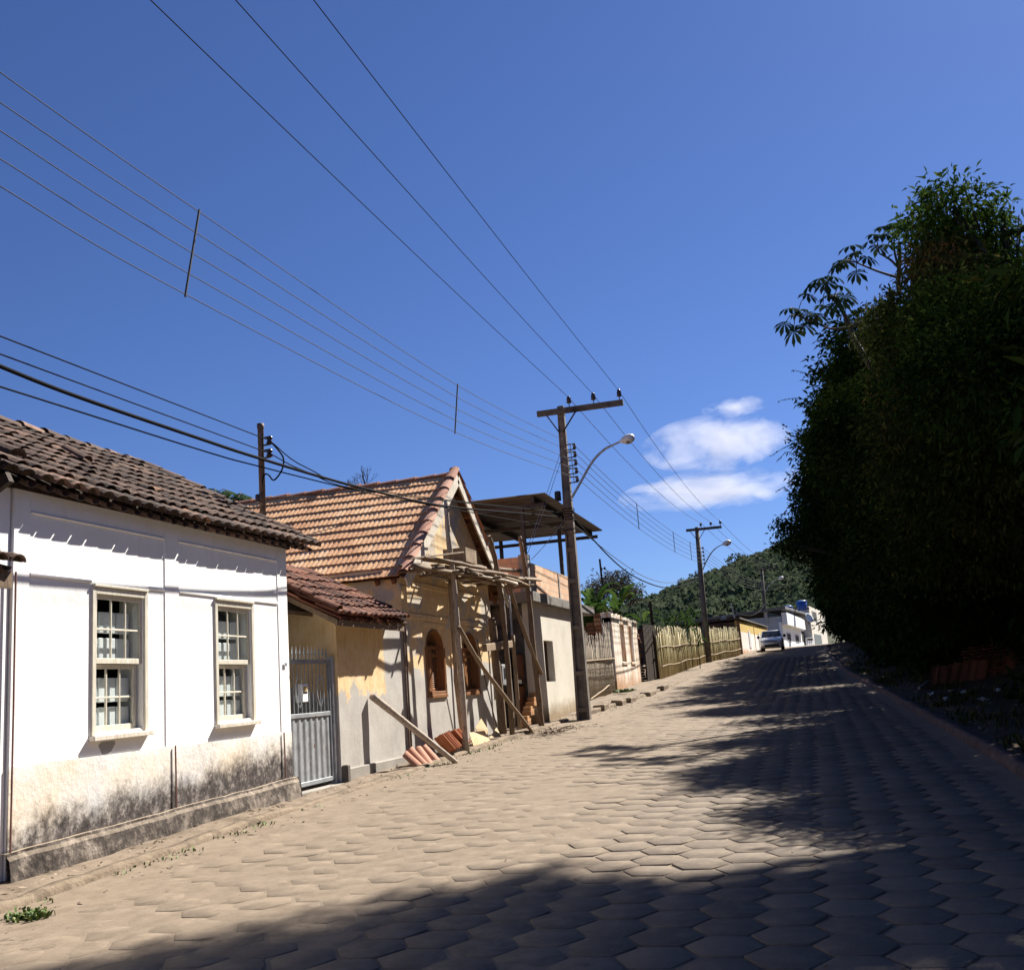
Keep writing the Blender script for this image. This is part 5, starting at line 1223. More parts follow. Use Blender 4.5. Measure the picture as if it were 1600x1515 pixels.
# banana plants, pale bush, corn and skyline trees beyond the ruined wall
def banana(label, y, px, py, n, seed, L=1.9):
    rg = random.Random(seed); c = at(px, py, y=y); b = Vector((c.x, y, gz(y))); t_ = thing('banana_plant', label, 'plant', tuple(b), 'banana plants behind the ruined wall')
    mb = MB(); mb.tube([b, b.lerp(c, .5)+Vector((.05, 0, 0)), c], [.13, .11, .08], 9); mb.build('stem', M['leaf_pale'], t_, smooth=True); mb = MB()
    for k in range(n):
        th = 2*pi*k/n+rg.uniform(-.4, .4); h = Vector((cos(th), sin(th), 0)); el = rg.uniform(.5, 1.4); mb.tint = rg.uniform(.2, .95); l = L*rg.uniform(.75, 1.15); P = []
        for i in range(9):
            u = i/8; a = el-1.9*u*u*rg.uniform(.7, 1); P.append((P[-1] if P else c)+(h*cos(a)+Vector((0, 0, sin(a))))*l/8)
        s_ = h.cross(Vector((0, 0, 1)))
        for i in range(8):
            wa, wb = (.17*sin(pi*min(1, (j/8)*.92+.06)) for j in (i, i+1)); up = Vector((0, 0, .3))
            for sg in (-1, 1):
                g_ = rg.uniform(.0, .03)
                mb.face([P[i], P[i+1].lerp(P[i], g_), P[i+1].lerp(P[i], g_)+s_*sg*wb+up*wb, P[i]+s_*sg*wa+up*wa])
    mb.build('leaves', M['leaf_banana'], t_)
banana('bright banana plant just right of the cream house', 41, 930, 965, 15, 1, 1.8)
banana('banana plant rising behind the middle of the ruined wall', 45, 968, 955, 13, 2, 1.7)
banana('banana plant low against the cream house slab end', 40, 920, 985, 12, 3, 1.5)
banana('small banana shoot beside the dark boards', 50, 1005, 975, 5, 4, 1.3)
gtree = pxl([(945, 915, 18), (965, 908, 18), (985, 925, 14), (930, 925, 14), (975, 930, 16)], 60, 1, 14)
b = gtree[0][0]; t_ = thing('grey_tree', 'grey green feathery tree behind the banana plants', 'tree', (b[0], 60, gz(60))); trunk_mesh(t_, (b[0], 60, gz(60)), gtree, .14, seed=3); crown(t_, 'crown', gtree, M['leaf_grey'], .26, .08, 34, 16, 15, tintc=.5)
rg = random.Random(5)
for k in range(9):
    y = rg.uniform(52, 60); c = at(1036+k*6+rg.uniform(-3, 3), rg.uniform(948, 968), y=y); b = Vector((c.x, y, gz(y))); mb = MB(); H_ = c.z-b.z
    lab = ('%s maize plant behind the bamboo fence, counted from the dark boards' % ['first', 'second', 'third', 'fourth', 'fifth', 'sixth', 'seventh', 'eighth', 'ninth'][k])
    t_ = thing('maize_plant', lab, 'plant', tuple(b), 'maize behind the bamboo fence')
    mb.tube([b, b+Vector((.03, 0, H_*.5)), c], [.025, .02, .01], 5); mb.build('stalk', M['leaf_pale'], t_); mb = MB()
    for i in range(11):
        p = b.lerp(c, .35+.6*i/10); th = rg.random()*6.3; h = Vector((cos(th), sin(th), 0)); mb.tint = rg.random()*.6; Q = [p, p+h*.28+Vector((0, 0, .32)), p+h*.55+Vector((0, 0, .3)), p+h*.85+Vector((0, 0, .0))]; s_ = h.cross(Vector((0, 0, 1)))
        for j in range(3):
            wa, wb = [.03, .05, .04, .004][j], [.03, .05, .04, .004][j+1]; mb.face([Q[j]-s_*wa, Q[j+1]-s_*wb, Q[j+1]+s_*wb, Q[j]+s_*wa])
    mb.build('leaves', M['leaf_banana'], t_)

# ------------------------------------------------------------------ wooded hill
ridge_px = [(900, 1000), (960, 975), (1000, 962), (1040, 937), (1080, 916), (1110, 903), (1140, 890), (1165, 880), (1200, 862), (1235, 848), (1270, 838), (1330, 815), (1420, 790)]
YR = 420
rp = [at(a, b+6, y=YR) for a, b in ridge_px]; rx_, rz_ = [p.x for p in rp], [p.z for p in rp]
rx_ = [-260]+rx_+[140, 400]; rz_ = [4]+rz_+[70, 40]
xs = np.arange(-260, 260, 5.0); us = np.linspace(0, 1.25, 40); X, U = np.meshgrid(xs, us)
top_ = np.interp(X, rx_, rz_); Y = 170+(YR-170)*U
prof = np.where(U <= 1, np.power(np.clip(U, 0, 1), .85), 1-(U-1)*1.5)
Zh = 3.0+(top_-3.0)*prof+3*(fbm(X/25, Y/25)-.5)*np.clip(U*3, 0, 1)
t = NT('hill_soil'); col = t.ramp(t.noise(.05, 5), [(.35, (.025, .032, .012)), (.65, (.06, .06, .03))]); M['hill'] = t.out(col, .95)
grid_mesh('hill', X, Y, Zh, M['hill'])
rg = np.random.RandomState(9); n = 4200
cx_ = rg.uniform(-110, 75, n); cu = rg.uniform(.05, 1.03, n)**.9; cy_ = 170+(YR-170)*cu; ct = np.interp(cx_, rx_, rz_)
cz = 3+(ct-3)*np.where(cu <= 1, np.power(np.clip(cu, 0, 1), .85), 1-(cu-1)*1.5); cr = rg.uniform(1.3, 2.9, n)*rg.choice([.7, 1, 1.2], n)
m_ = 80; u = rg.normal(0, 1, (n, m_, 3)); u /= np.linalg.norm(u, axis=2)[..., None]; u[..., 2] = np.abs(u[..., 2])*1.0-.25
P = np.stack([cx_, cy_, cz+cr*.5], 1)[:, None]+u*cr[:, None, None]*rg.uniform(.75, 1.08, (n, m_, 1))
P = P.reshape(-1, 3); N = len(P); d = u.reshape(-1, 3)+rg.normal(0, .5, (N, 3)); d /= np.linalg.norm(d, axis=1)[:, None]
a = np.cross(d, rg.normal(0, 1, (N, 3))); a /= np.linalg.norm(a, axis=1)[:, None]; e = np.cross(d, a); s_ = np.repeat(cr*.15, m_)[:, None]*rg.uniform(.6, 1.4, (N, 1))
V = np.stack([P-a*s_-e*s_*.6, P+a*s_*.7-e*s_, P+a*s_+e*s_*.7, P-a*s_*.6+e*s_], 1).reshape(-1, 3); o = np.arange(N)*4; F = np.stack([o, o+1, o+2, o+3], 1)
tt = np.clip(np.repeat(np.clip(.3+.5*(fbm(cx_/9, cy_/20)-.35)+rg.normal(0, .13, n), 0, 1), m_)+rg.normal(0, .08, N), 0, 1)
M['forest'] = leafmat('forest_leaf', [(0, (.04, .055, .036)), (.35, (.06, .082, .048)), (.65, (.09, .106, .066)), (.85, (.125, .13, .095)), (1, (.16, .155, .125))], .3, .8, .1)  # greens muted in place of haze over the hill
tag(np_mesh('hillside_forest', V, F, M['forest'], tt), kind='stuff')
for k, (px, py, h_, lab) in enumerate(((1115, 896, 11, 'left skyline tree standing clear on the hill ridge'), (1132, 884, 9, 'right skyline tree on the ridge, just left of the second pole'), (1200, 852, 8, 'tree clump on the hill ridge beside the overhanging tree'))):
    px = (1067, 1084, 1150)[k]; py = (913, 903, 872)[k]
    c = at(px, py, y=YR-4); r = (2.6, 2.6, 3.4)[k]; t_ = thing('skyline_tree', lab, 'tree', (c.x, YR-4, c.z-7), 'trees on the hill ridge')
    mb = MB(); mb.tube([(c.x, YR-4, c.z-8), (c.x, YR-4, c.z)], [.35, .2], 6); mb.build('trunk', M['bark'], t_); crown(t_, 'crown', [((c.x, YR-4, c.z), r), ((c.x+1.5, YR-4, c.z+.8), r*.7)], M['forest'], 1.1, .7, 3.5, 14, 70+k, tintc=.2, flat=.55)
# ------------------------------------------------------------------ stick gate, ruin, boards, bamboo fence
M['stick'] = woodmat('grey_stick', (.16, .13, .1), (.4, .34, .26), sc=(7, 7, 1.5), c3=(.27, .22, .17))
M['bamboo'] = tinted('dry_bamboo', [(0, (.26, .21, .1)), (.5, (.48, .41, .22)), (1, (.64, .57, .35))], .7, 3, .2)
rn = random.Random(31)
sg = thing('stick_gate', 'grey gate of upright sticks between the cream house and the ruined wall', 'gate', (-7.3, 35.5, gz(35.5)))
SGX = -7.3; a, b = at(919, 1108, x=SGX).y, at(966, 1088, x=SGX).y
for part_, (p, q, zt) in enumerate(((a, a+(b-a)*.66, 3.05), (a+(b-a)*.67, b, 3.5))):
    mb = MB(); k = p
    while k < q:
        mb.tint = rn.random(); lean = rn.uniform(-.12, .12); h = zt+rn.uniform(-.3, .35)+.12*(k-a)/(b-a)
        mb.tube([(SGX+rn.uniform(-.02, .02), k, gz(k)+.1), (SGX+rn.uniform(-.02, .02), k+lean*.5, 2), (SGX+rn.uniform(-.03, .03), k+lean, h)], [.03, .028, .016], 5); k += rn.uniform(.055, .085)
    tag(mb.build('upright_sticks', M['stick'], sg, smooth=True), None)
P, r_ = wob((SGX+.06, a-.15, 2.35), (SGX+.06, b+.3, 2.5), .035, .03, 8, .03, 5)
mb = MB(); mb.tube(P, r_, 6); mb.build('rail', M['timber_pale'], sg)
P, r_ = wob((SGX+.06, a+.25, gz(a)+.18), (SGX+.06, a+(b-a)*.66, gz(b)+.35), .03, .03, 8, .02, 6)
mb = MB(); mb.tube(P, r_, 6); mb.build('rail', M['timber_pale'], sg)
for k in range(5):
    mb = MB(); z = gz(a)+.35+k*.27; mb.tube([(SGX+.035, a, z), (SGX+.045, (a+b)/2, z+.06), (SGX+.035, b, z+.09)], .008, 5); mb.build('binding', M['timber_dark'], sg)

t = NT('weathered_ruin'); x, y, z = t.sep(t.pos())
st = t.noise(2.2, 6, t.scale(t.pos(), (2.5, 2.5, .28)), .7); n = t.noise(1.5, 6, rough=.7)
col = t.ramp(st, [(.34, (.36, .2, .1)), (.44, (.56, .38, .24)), (.52, (.72, .65, .56)), (.7, (.78, .75, .7))])
h = t.math('ADD', z, t.math('MULTIPLY', t.math('SUBTRACT', n, .5), 1.4))
col = t.mix(t.step(h, 2.1, 1.3), col, t.ramp(t.noise(4, 6, rough=.7), [(.3, (.26, .13, .06)), (.7, (.48, .3, .17))]))
t.bump(t.noise(9, 6, rough=.7), .6, .03); M['ruin'] = t.out(col, .95)
M['ruin_brick'] = tinted('crumbling_brick', [(0, (.1, .05, .03)), (.5, (.28, .12, .06)), (1, (.45, .24, .12))], .95, 6, .6, 20, .03)
RX_ = -7.2; ya, yb = at(966, 1086, x=RX_).y, at(1004, 1072, x=RX_).y
zt0, zt1 = at(946, 955, x=RX_).z, at(996, 972, x=RX_).z
rw = thing('ruined_wall', 'roofless old wall with two slit windows, white and rusty streaks, crumbling edges', 'wall', (RX_, (ya+yb)/2, gz(ya)))
L_ = yb-ya; h1 = (ya+L_*.27, ya+L_*.43, at(975, 1033, x=RX_).z, at(971, 970, x=RX_).z); h2 = (ya+L_*.62, ya+L_*.77, at(987, 1033, x=RX_).z, at(985, 975, x=RX_).z+.1)
mb = MB(); zt_ = min(zt0, zt1)-.25
mb.wall_x(RX_-.4, RX_, [ya, yb], [.5, zt_], [h1, h2])
k = ya
while k < yb-.05:
    e = min(k+.28, yb); f = (k-ya)/L_; mb.prism([(k, zt_-.01), (e, zt_-.01), (e, zt0+(zt1-zt0)*(f+.07)+rn.uniform(-.05, .06)), (k, zt0+(zt1-zt0)*f+rn.uniform(-.05, .06))], 0, RX_-.4, RX_); k = e
mb.build('wall', M['ruin'], rw, bevel=.015)
for i, w in enumerate((h1, h2)):
    m2 = MB(); m2.box((RX_-.05, w[0]-.08, w[2]-.12), (RX_+.045, w[1]+.08, w[2]-.04)); m2.build('sill', M['ruin'], rw, bevel=.01)
mb = MB(); k = 0
for k in range(26):
    z = gz(yb)+.05+k*.12; w = .55*abs(sin(k*1.7))*.5+.25; mb.tint = rn.random()
    if z > zt1-.5: break
    mb.box((RX_-.38+rn.uniform(0, .06), yb+.002, z), (RX_-.02+rn.uniform(-.06, .04), yb+w+(.9 if k < 6 else .55 if k < 8 else .3), z+.105))
mb.build('broken_jamb', M['ruin_brick'], rw, bevel=.02)
mb = MB()
for k in range(60):
    c = k % 12; r = k//12; x_ = RX_-.42-c*.3-(r % 2)*.15; top = zt0-.12-c*.24+rn.uniform(-.15, .15)
    for q in range(22):
        z = .9+q*.16
        if r == 0 and z < top: mb.tint = rn.random(); mb.box((x_-.28, ya+.02+rn.uniform(-.03, .03), z), (x_, ya+.35, z+.14))
mb.build('broken_side', M['ruin_brick'], rw, bevel=.015)
bw = thing('board_wall', 'dark upright boards closing the gap beside the ruined wall', 'wall', (-6.9, 46, gz(46)))
p, q = at(1012, 1066, x=-7.0), at(1031, 1062, x=-6.72); zt = at(1014, 980, x=-7.0).z
for k in range(5):
    f0, f1 = k/5, (k+.93)/5; a0, a1 = p.lerp(q, f0), p.lerp(q, f1); mb = MB(); mb.bar((a0.x, a0.y, (gz(a0.y)+zt)/2), (a1.x, a1.y, (gz(a0.y)+zt)/2), .05, zt-gz(a0.y)+.1+.05*rn.random()); mb.build('board', M['timber_dark'], bw)
mb = MB(); mb.tube([(q.x-.15, q.y+.4, gz(q.y)), (q.x-.15, q.y+.4, zt+1.2)], .07, 7); mb.build('post', M['timber_dark'], bw)

bf = thing('bamboo_fence', 'long fence of upright yellow bamboo canes with two wavy rails', 'fence', (-5.8, 58, gz(58)))
fa, fb = at(1033, 1063, x=-6.62), at(1157, 1022, y=70.5)
def fz(t_): return 4.1+(4.75-4.1)*t_
mb = MB(); L_ = (fb-fa).length; k = 0.0; zt_a, zt_b = at(1033, 985, x=-6.62).z, at(1157, 983, y=70.5).z
while k < L_:
    f = k/L_; c = fa.lerp(fb, f); bow = -.25*sin(pi*f); zt = zt_a+(zt_b-zt_a)*f; mb.tint = rn.random(); le = rn.uniform(-.1, .1); r = rn.uniform(.028, .05)
    mb.tube([(c.x+bow+rn.uniform(-.05, .05), c.y, gz(c.y)), (c.x+bow+rn.uniform(-.05, .05), c.y+le, zt+rn.uniform(-.3, .22))], [r, r*.6], 5); k += rn.uniform(.045, .085)
tag(mb.build('canes', M['bamboo'], bf, smooth=True))
for hh in (.38, .72):
    mb = MB(); pts = []
    for i in range(15):
        f = i/14; c = fa.lerp(fb, f); zt = zt_a+(zt_b-zt_a)*f; g = gz(c.y); hz = hh-.12 if hh < .5 else hh-.14*(f < .55)*0-.08; pts.append((c.x+.07-.25*sin(pi*f), c.y, g+(zt-g)*hz+.035*sin(i*1.9)))
    mb.tube(spline(pts, 3), .03, 6); mb.build('rail', M['timber_pale'], bf, smooth=True)

# mast beyond the cream house
q = at(937, 873, y=45); mt = thing('service_mast', 'thin dark mast with insulators rising above the banana plants', 'mast', (q.x, 45, gz(45)))
mb = MB(); mb.tube([(q.x+.1, 45, gz(45)), (q.x, 45, q.z)], [.07, .045], 7); mb.build('pipe', M['timber_dark'], mt)
for e in (.45, .85):
    spool(mt, (q.x+.2, 44.95, q.z-e)); mb = MB(); mb.bar((q.x, 45, q.z-e), (q.x+.2, 44.95, q.z-e), .02, .03); mb.build('bracket', M['dark_metal'], mt)
mb = MB(); mb.tube(spline([(q.x+.05, 44.95, q.z-1.7), (q.x+.12, 44.95, q.z-1.55), (q.x+.22, 44.95, q.z-1.6), (q.x+.25, 44.95, q.z-1.75)], 4), .02, 5); mb.build('drip_loop', M['cable'], mt)

lk = ['nearest and largest', 'second', 'third', 'fourth', 'fifth', 'farthest']
for k, y in enumerate((29.4, 30.5, 32.6, 33.8, 36.9, 39.6)):
    x = xl(y)-.06; w, l, h = R(.14, .2), R(.4, .62), R(.1, .17)+.03; a_ = R(-.12, .12); c = Vector((x, y, gz(y))); u, v = Vector((cos(a_), sin(a_), 0)), Vector((-sin(a_), cos(a_), .03))
    mb = MB(); q = [c+u*sx*w+v*sy*l+Vector((R(-.02, .02), R(-.03, .03), zz+(R(-.03, .03) if zz > 0 else 0))) for zz in (-.05, h) for sx, sy in ((-1, -1), (1, -1), (1, 1), (-1, 1))]
    mb.add(q, [(0, 3, 2, 1), (4, 5, 6, 7), (0, 1, 5, 4), (1, 2, 6, 5), (2, 3, 7, 6), (3, 0, 4, 7)])
    mb.solo('kerb_stone', M['kerb'], '%s loose kerb stone past the big pole, counted away from the camera' % lk[k], 'kerb stone', tuple(c), 'loose kerb stones on the left', bevel=.03)
# ------------------------------------------------------------------ yellow house
YA, YB = Vector((-4.45, 71.5, 0)), Vector((-3.35, 90, 0)); zt = at(1160, 968, y=71.5).z
yh = thing('yellow_house', 'low long house, yellow above and grimy white below, behind the parked car', 'house', (-5, 75, gz(75)))
t = NT('yellow_front'); x, y, z = t.sep(t.pos()); n = t.noise(1.6, 6, rough=.7)
zz = t.math('ADD', z, t.math('MULTIPLY', t.math('SUBTRACT', n, .5), .25))
low = t.ramp(t.noise(.8, 6, rough=.7), [(.35, (.68, .56, .48)), (.55, (.77, .73, .7))])
low = t.mix(t.step(t.math('ADD', z, t.math('MULTIPLY', n, .9)), 3.75, 3.3), low, (.5, .27, .15))
col = t.mix(t.step(zz, 4.3, 4.36), low, t.ramp(t.noise(2, 6, t.scale(t.pos(), (2, 2, .3)), .7), [(.3, (.45, .3, .08)), (.6, (.68, .5, .14))])); t.bump(t.noise(10, 5), .3, .02); M['yellow_front'] = t.out(col, .9)
mb = MB(); d = (YB-YA).normalized(); nrm = Vector((d.y, -d.x, 0))
mb.bar((YA.x-nrm.x*.15, YA.y-nrm.y*.15, (2.4+zt)/2), (YB.x-nrm.x*.15, YB.y-nrm.y*.15, (2.4+zt)/2), .3, zt-2.4); mb.build('wall', M['yellow_front'], yh)
mb = MB(); mb.box((-16, YA.y+.02, 2.2), (YA.x-.16, YA.y+.3, zt-.1)); mb.build('side_wall', mottled('shaded_side', (.06, .04, .03), (.13, .09, .065), 1.5), yh)  # dark brown stands in for the shade on this side
mb = MB(); mb.box((YA.x-.16, YA.y-.06, 2.2), (YA.x+.03, YA.y+.001, zt-.02)); mb.build('corner_pillar', mottled('pillar_orange', (.2, .1, .05), (.36, .2, .1), 2), yh)
mb = MB(); mb.face([(-16, YA.y-.35, zt-.15), (YA.x+.1, YA.y-.35, zt+.08), (YB.x+.1, YB.y, zt+.08), (-15, YB.y, zt-.15)]); mb.face([(-16, YA.y-.35, zt-.05), (-15, YB.y, zt-.05), (YB.x+.1, YB.y, zt+.16), (YA.x+.1, YA.y-.35, zt+.16)])
for a, b in (((-16, YA.y-.35), (YA.x+.1, YA.y-.35)), ((YA.x+.1, YA.y-.35), (YB.x+.1, YB.y))):
    za, zb_ = (zt-.15, zt+.08) if a[0] < -10 else (zt+.08, zt+.08); mb.face([(*a, za), (*b, zb_), (*b, zb_+.08), (*a, za+.1)])
mb.build('roof', M['concrete_dark'], yh)
for f, w_ in ((.27, 1.0), (.62, 1.0)):
    c = YA.lerp(YB, f); mb = MB(); mb.bar((c.x+nrm.x*.01-d.x*w_/2, c.y-d.y*w_/2+nrm.y*.01, 3.9), (c.x+nrm.x*.01+d.x*w_/2, c.y+d.y*w_/2+nrm.y*.01, 3.9), .05, 1.2); mb.build('window', mottled('pale_shutter', (.5, .52, .55), (.62, .62, .62), 3), yh)
c = YA.lerp(YB, .45); mb = MB(); mb.bar((c.x-d.x*.06, c.y-d.y*.06, (2.8+zt)/2), (c.x+d.x*.06, c.y+d.y*.06, (2.8+zt)/2), .06, zt-2.8); mb.build('drain_pipe', mottled('pipe_tan', (.35, .22, .12), (.45, .3, .18), 3), yh)
q = at(1128, 966, y=73); mb = MB(); mb.tube([(q.x+.9, 73, zt-.1), (q.x+.75, 73, at(1143, 942, y=73).z)], .04, 6); mb.build('antenna_pole', M['galv'], yh)
an_ = thing('satellite_dish', 'small satellite dish on the yellow house roof', 'dish', (q.x+.1, 73, zt)); mb = MB(); mb.lathe([(.03, 0), (.12, .02), (.2, .06), (.205, .07), (.12, .03), (.02, .02)], (q.x+.1, 72.9, zt+.22), 14, (.3, -.9, .3)); mb.build('reflector', M['galv'], an_, smooth=True)
mb = MB(); mb.tube([(q.x+.1, 73, zt-.1), (q.x+.1, 73, zt+.3)], .03, 6); mb.build('stand', M['dark_metal'], an_)

# ------------------------------------------------------------------ white houses at the bend
M['white_far'] = mottled('white_far', (.78, .82, .82), (.84, .87, .87), .8, .7, .1)
fh = thing('bend_house', 'white house at the bend with a boxy balcony and two dark windows', 'house', (-1.5, 108, gz(108)))
A_, B_ = Vector((-2.42, 104, 0)), Vector((-.55, 127, 0)); d = (B_-A_).normalized(); nr = Vector((d.y, -d.x, 0)); L_ = (B_-A_).length
def slab(mb, f0, f1, z0, z1, off, th=.3):
    a, b = A_.lerp(B_, f0)+nr*off, A_.lerp(B_, f1)+nr*off; mb.bar((a.x-nr.x*th/2, a.y-nr.y*th/2, (z0+z1)/2), (b.x-nr.x*th/2, b.y-nr.y*th/2, (z0+z1)/2), th, z1-z0)
zb1 = at(1230, 976, y=105).z; ztop = at(1228, 958, y=105).z
mb = MB(); slab(mb, 0, 1, 2.5, zb1+.3, 0); mb.build('wall', M['white_far'], fh)
mb = MB(); slab(mb, 0, .83, zb1, ztop+.05, .55, .5); mb.build('balcony', M['white_far'], fh)
for f0, f1 in ((.13, .3), (.5, .67)):
    z0, z1 = at(1237, 1001, y=107).z, at(1237, 987, y=107).z; mb = MB(); slab(mb, f0, f1, z0, z1, .03, .08); w_ = mb.build('window', mottled('window_frame_far', (.3, .32, .34), (.4, .42, .42), 3), fh); mb = MB(); slab(mb, f0+.02, f1-.02, z0+.12, z1-.12, .045, .06); mb.build('pane', M['dark_room'], w_)
mb = MB(); slab(mb, .84, .99, zb1-1.3, zb1-.05, .02, .1); mb.build('dark_opening', M['timber_dark'], fh)
zr = at(1275, 948, y=112).z
mb = MB(); mb.box((-11, 104.3, 2.5), (A_.x-.02, 104.6, zr-1.0)); mb.build('side_wall', mottled('shaded_grey_wall', (.42, .47, .5), (.5, .55, .57), .8), fh)  # shade on this white house's side painted in as grey-blue
mb = MB(); mb.face([(-13, 103.8, zr-.75), (A_.x+.5, 103.6, zr-.12), (.3, 127, zr+.1), (-10, 127, zr-.4)]); mb.face([(-13, 103.8, zr-.95), (-10, 127, zr-.6), (.3, 127, zr-.1), (A_.x+.5, 103.6, zr-.35)]); mb.face([(-13, 103.8, zr-.95), (A_.x+.5, 103.6, zr-.35), (A_.x+.5, 103.6, zr-.12), (-13, 103.8, zr-.75)]); mb.face([(A_.x+.5, 103.6, zr-.35), (.3, 127, zr-.1), (.3, 127, zr+.1), (A_.x+.5, 103.6, zr-.12)])
mb.build('roof', mottled('grey_roof', (.1, .1, .11), (.2, .2, .2), 1), fh)
mb = MB(); slab(mb, .0, 1, zb1+.3, zr-.25, -1.3); mb.build('upper_wall', mottled('grey_upper', (.4, .42, .43), (.48, .5, .5), .8), fh)
for px, py, s_, lab in ((1232, 944, .5, 'smaller blue water tank, lower on the far roof'), (1253, 937, .6, 'larger blue water tank, higher on the far roof')):
    c = at(px, py+8, y=113); wt = thing('water_tank', lab, 'water tank', (c.x, 113, c.z), 'blue water tanks on the far roof')
    mb = MB(); mb.lathe([(.75*s_, -.6), (.9*s_, .55*s_)], c, 18); mb.build('body', mottled('tank_blue', (.02, .07, .3), (.03, .1, .38), 2, .4, 0), wt, smooth=True)
    mb = MB(); mb.lathe([(.98*s_, .552*s_), (1.0*s_, .66*s_), (.6*s_, .8*s_), (.1, .85*s_)], c, 18); mb.build('lid', mottled('tank_lid', (.06, .16, .45), (.1, .22, .5), 2, .4, 0), wt, smooth=True)
c = at(1263, 966, y=106); ds = thing('satellite_dish', 'white satellite dish at the corner of the bend house balcony', 'dish', tuple(c)); mb = MB(); mb.lathe([(.05, 0), (.3, .04), (.5, .15), (.51, .17), (.3, .06), (.02, .02)], c, 14, (.7, -.6, .4)); mb.build('reflector', M['white_far'], ds, smooth=True)
mb = MB(); mb.tube([c-Vector((0, 0, .6)), c], .04, 6); mb.build('stand', M['dark_metal'], ds)
th = thing('cream_bend_house', 'cream two-storey house at the road bend with a grey garage door', 'house', (1.5, 131, gz(130)))
A_, B_ = Vector((.35, 127.5, 0)), Vector((2.3, 146, 0)); d = (B_-A_).normalized(); nr = Vector((d.y, -d.x, 0)); zt2 = at(1290, 948, y=133).z
mb = MB(); slab(mb, 0, 1, 2.5, zt2, 0); mb.build('wall', mottled('cream_far', (.66, .6, .47), (.76, .71, .6), .6, c3=(.72, .66, .56)), th)
mb = MB(); mb.box((-6, 127.2, 2.5), (.32, 127.45, zt2-.4)); mb.build('side_wall', mottled('shaded_far', (.45, .45, .44), (.52, .52, .5), .7), th)  # grey instead of cream: the face is coloured as shaded
mb = MB(); mb.box((-6, 127.0, zt2-.35), (.4, 142, zt2-.2)); mb.build('roof_slab', M['slab'], th)
z0, z1 = at(1283, 968, y=131).z, at(1283, 953, y=131).z
mb = MB(); slab(mb, .14, .42, z0, z1, .04, .1); w_ = mb.build('window', mottled('far_frame', (.2, .22, .2), (.3, .32, .3), 3), th); mb = MB(); slab(mb, .18, .38, z0+.1, z1-.1, .06, .06); mb.build('pane', M['dark_room'], w_)
mb = MB(); slab(mb, .1, .55, 3.0, at(1288, 990, y=133).z, .03, .1); mb.build('garage_door', mottled('garage_grey', (.16, .19, .19), (.22, .25, .25), 2, .6), th)
gw = thing('garden_wall', 'low white wall between the two houses at the bend', 'wall', (0, 125.5, gz(125)))
mb = MB(); mb.bar((-.4, 124.2, 3.9), (.4, 127.3, 3.9), .2, 2.2); mb.build('wall', M['white_far'], gw)
mb = MB()
for k in range(3): mb.bar((-.23+.2*k, 124.3+.8*k, 4.8), (-.1+.2*k, 124.7+.8*k, 4.8), .1, .25)
mb.build('breeze_opening', M['timber_dark'], gw)

# ------------------------------------------------------------------ parked car
CXc, CYc = -2.66, 78.0; cg = gz(78)+.005
car = thing('parked_car', 'silver hatchback parked at the left kerb facing the camera', 'car', (CXc, CYc, cg))
t = NT('silver_paint'); t.b.inputs['Coat Weight'].default_value = .6; M['car'] = t.out((.5, .52, .55), .35, .5)
M['rubber'] = mottled('rubber', (.012, .012, .012), (.02, .02, .02), 5, .8, 0)
def loft(mb, secs):
    """secs: list of (y, [(x,z)...]) closed rings"""
    n = len(secs[0][1]); vs = [(CXc+x, CYc+y, cg+z) for y, r in secs for x, z in r]; fs = []
    for i in range(len(secs)-1):
        for j in range(n): j2 = (j+1) % n; fs.append((i*n+j, i*n+j2, (i+1)*n+j2, (i+1)*n+j))
    fs += [tuple(range(n))[::-1], tuple((len(secs)-1)*n+j for j in range(n))]; mb.add(vs, fs)
def ring(w, z0, z1, rd=.08): return [(-w+rd, z0), (w-rd, z0), (w, z0+rd), (w, (z0+z1)/2), (w-.02, z1-rd), (w-.1, z1), (-w+.1, z1), (-w+.02, z1-rd), (-w, (z0+z1)/2), (-w, z0+rd)]
mb = MB(); loft(mb, [(-1.95, ring(.66, .32, .6)), (-1.86, ring(.76, .2, .72)), (-1.6, ring(.81, .18, .83)), (-1.0, ring(.83, .18, .93)), (-.6, ring(.83, .18, .97)), (.4, ring(.83, .18, .98)), (1.3, ring(.82, .18, .98)), (1.75, ring(.78, .22, .95)), (1.9, ring(.7, .3, .85))])
body = mb.build('body', M['car'], car, smooth=True)
mb = MB(); loft(mb, [(-.05, ring(.64, .96, 1.42, .05)), (.15, ring(.64, .95, 1.47, .05)), (.9, ring(.63, .95, 1.46, .05)), (1.4, ring(.6, .95, 1.36, .05))]); mb.build('roof', M['car'], body, smooth=True)
mb = MB(); w0, w1 = .72, .62
V_ = lambda x, y, z: (CXc+x, CYc+y, cg+z)
M['car_glass'] = mottled('dark_car_glass', (.012, .014, .018), (.02, .022, .026), 2, .08, 0)
mb.face([V_(-w0, -.78, .95), V_(w0, -.78, .95), V_(w1, -.06, 1.4), V_(-w1, -.06, 1.4)]); mb.face([V_(-w0, -.78, .93), V_(-w1, -.06, 1.38), V_(w1, -.06, 1.38), V_(w0, -.78, .93)]); mb.build('windscreen', M['car_glass'], car)
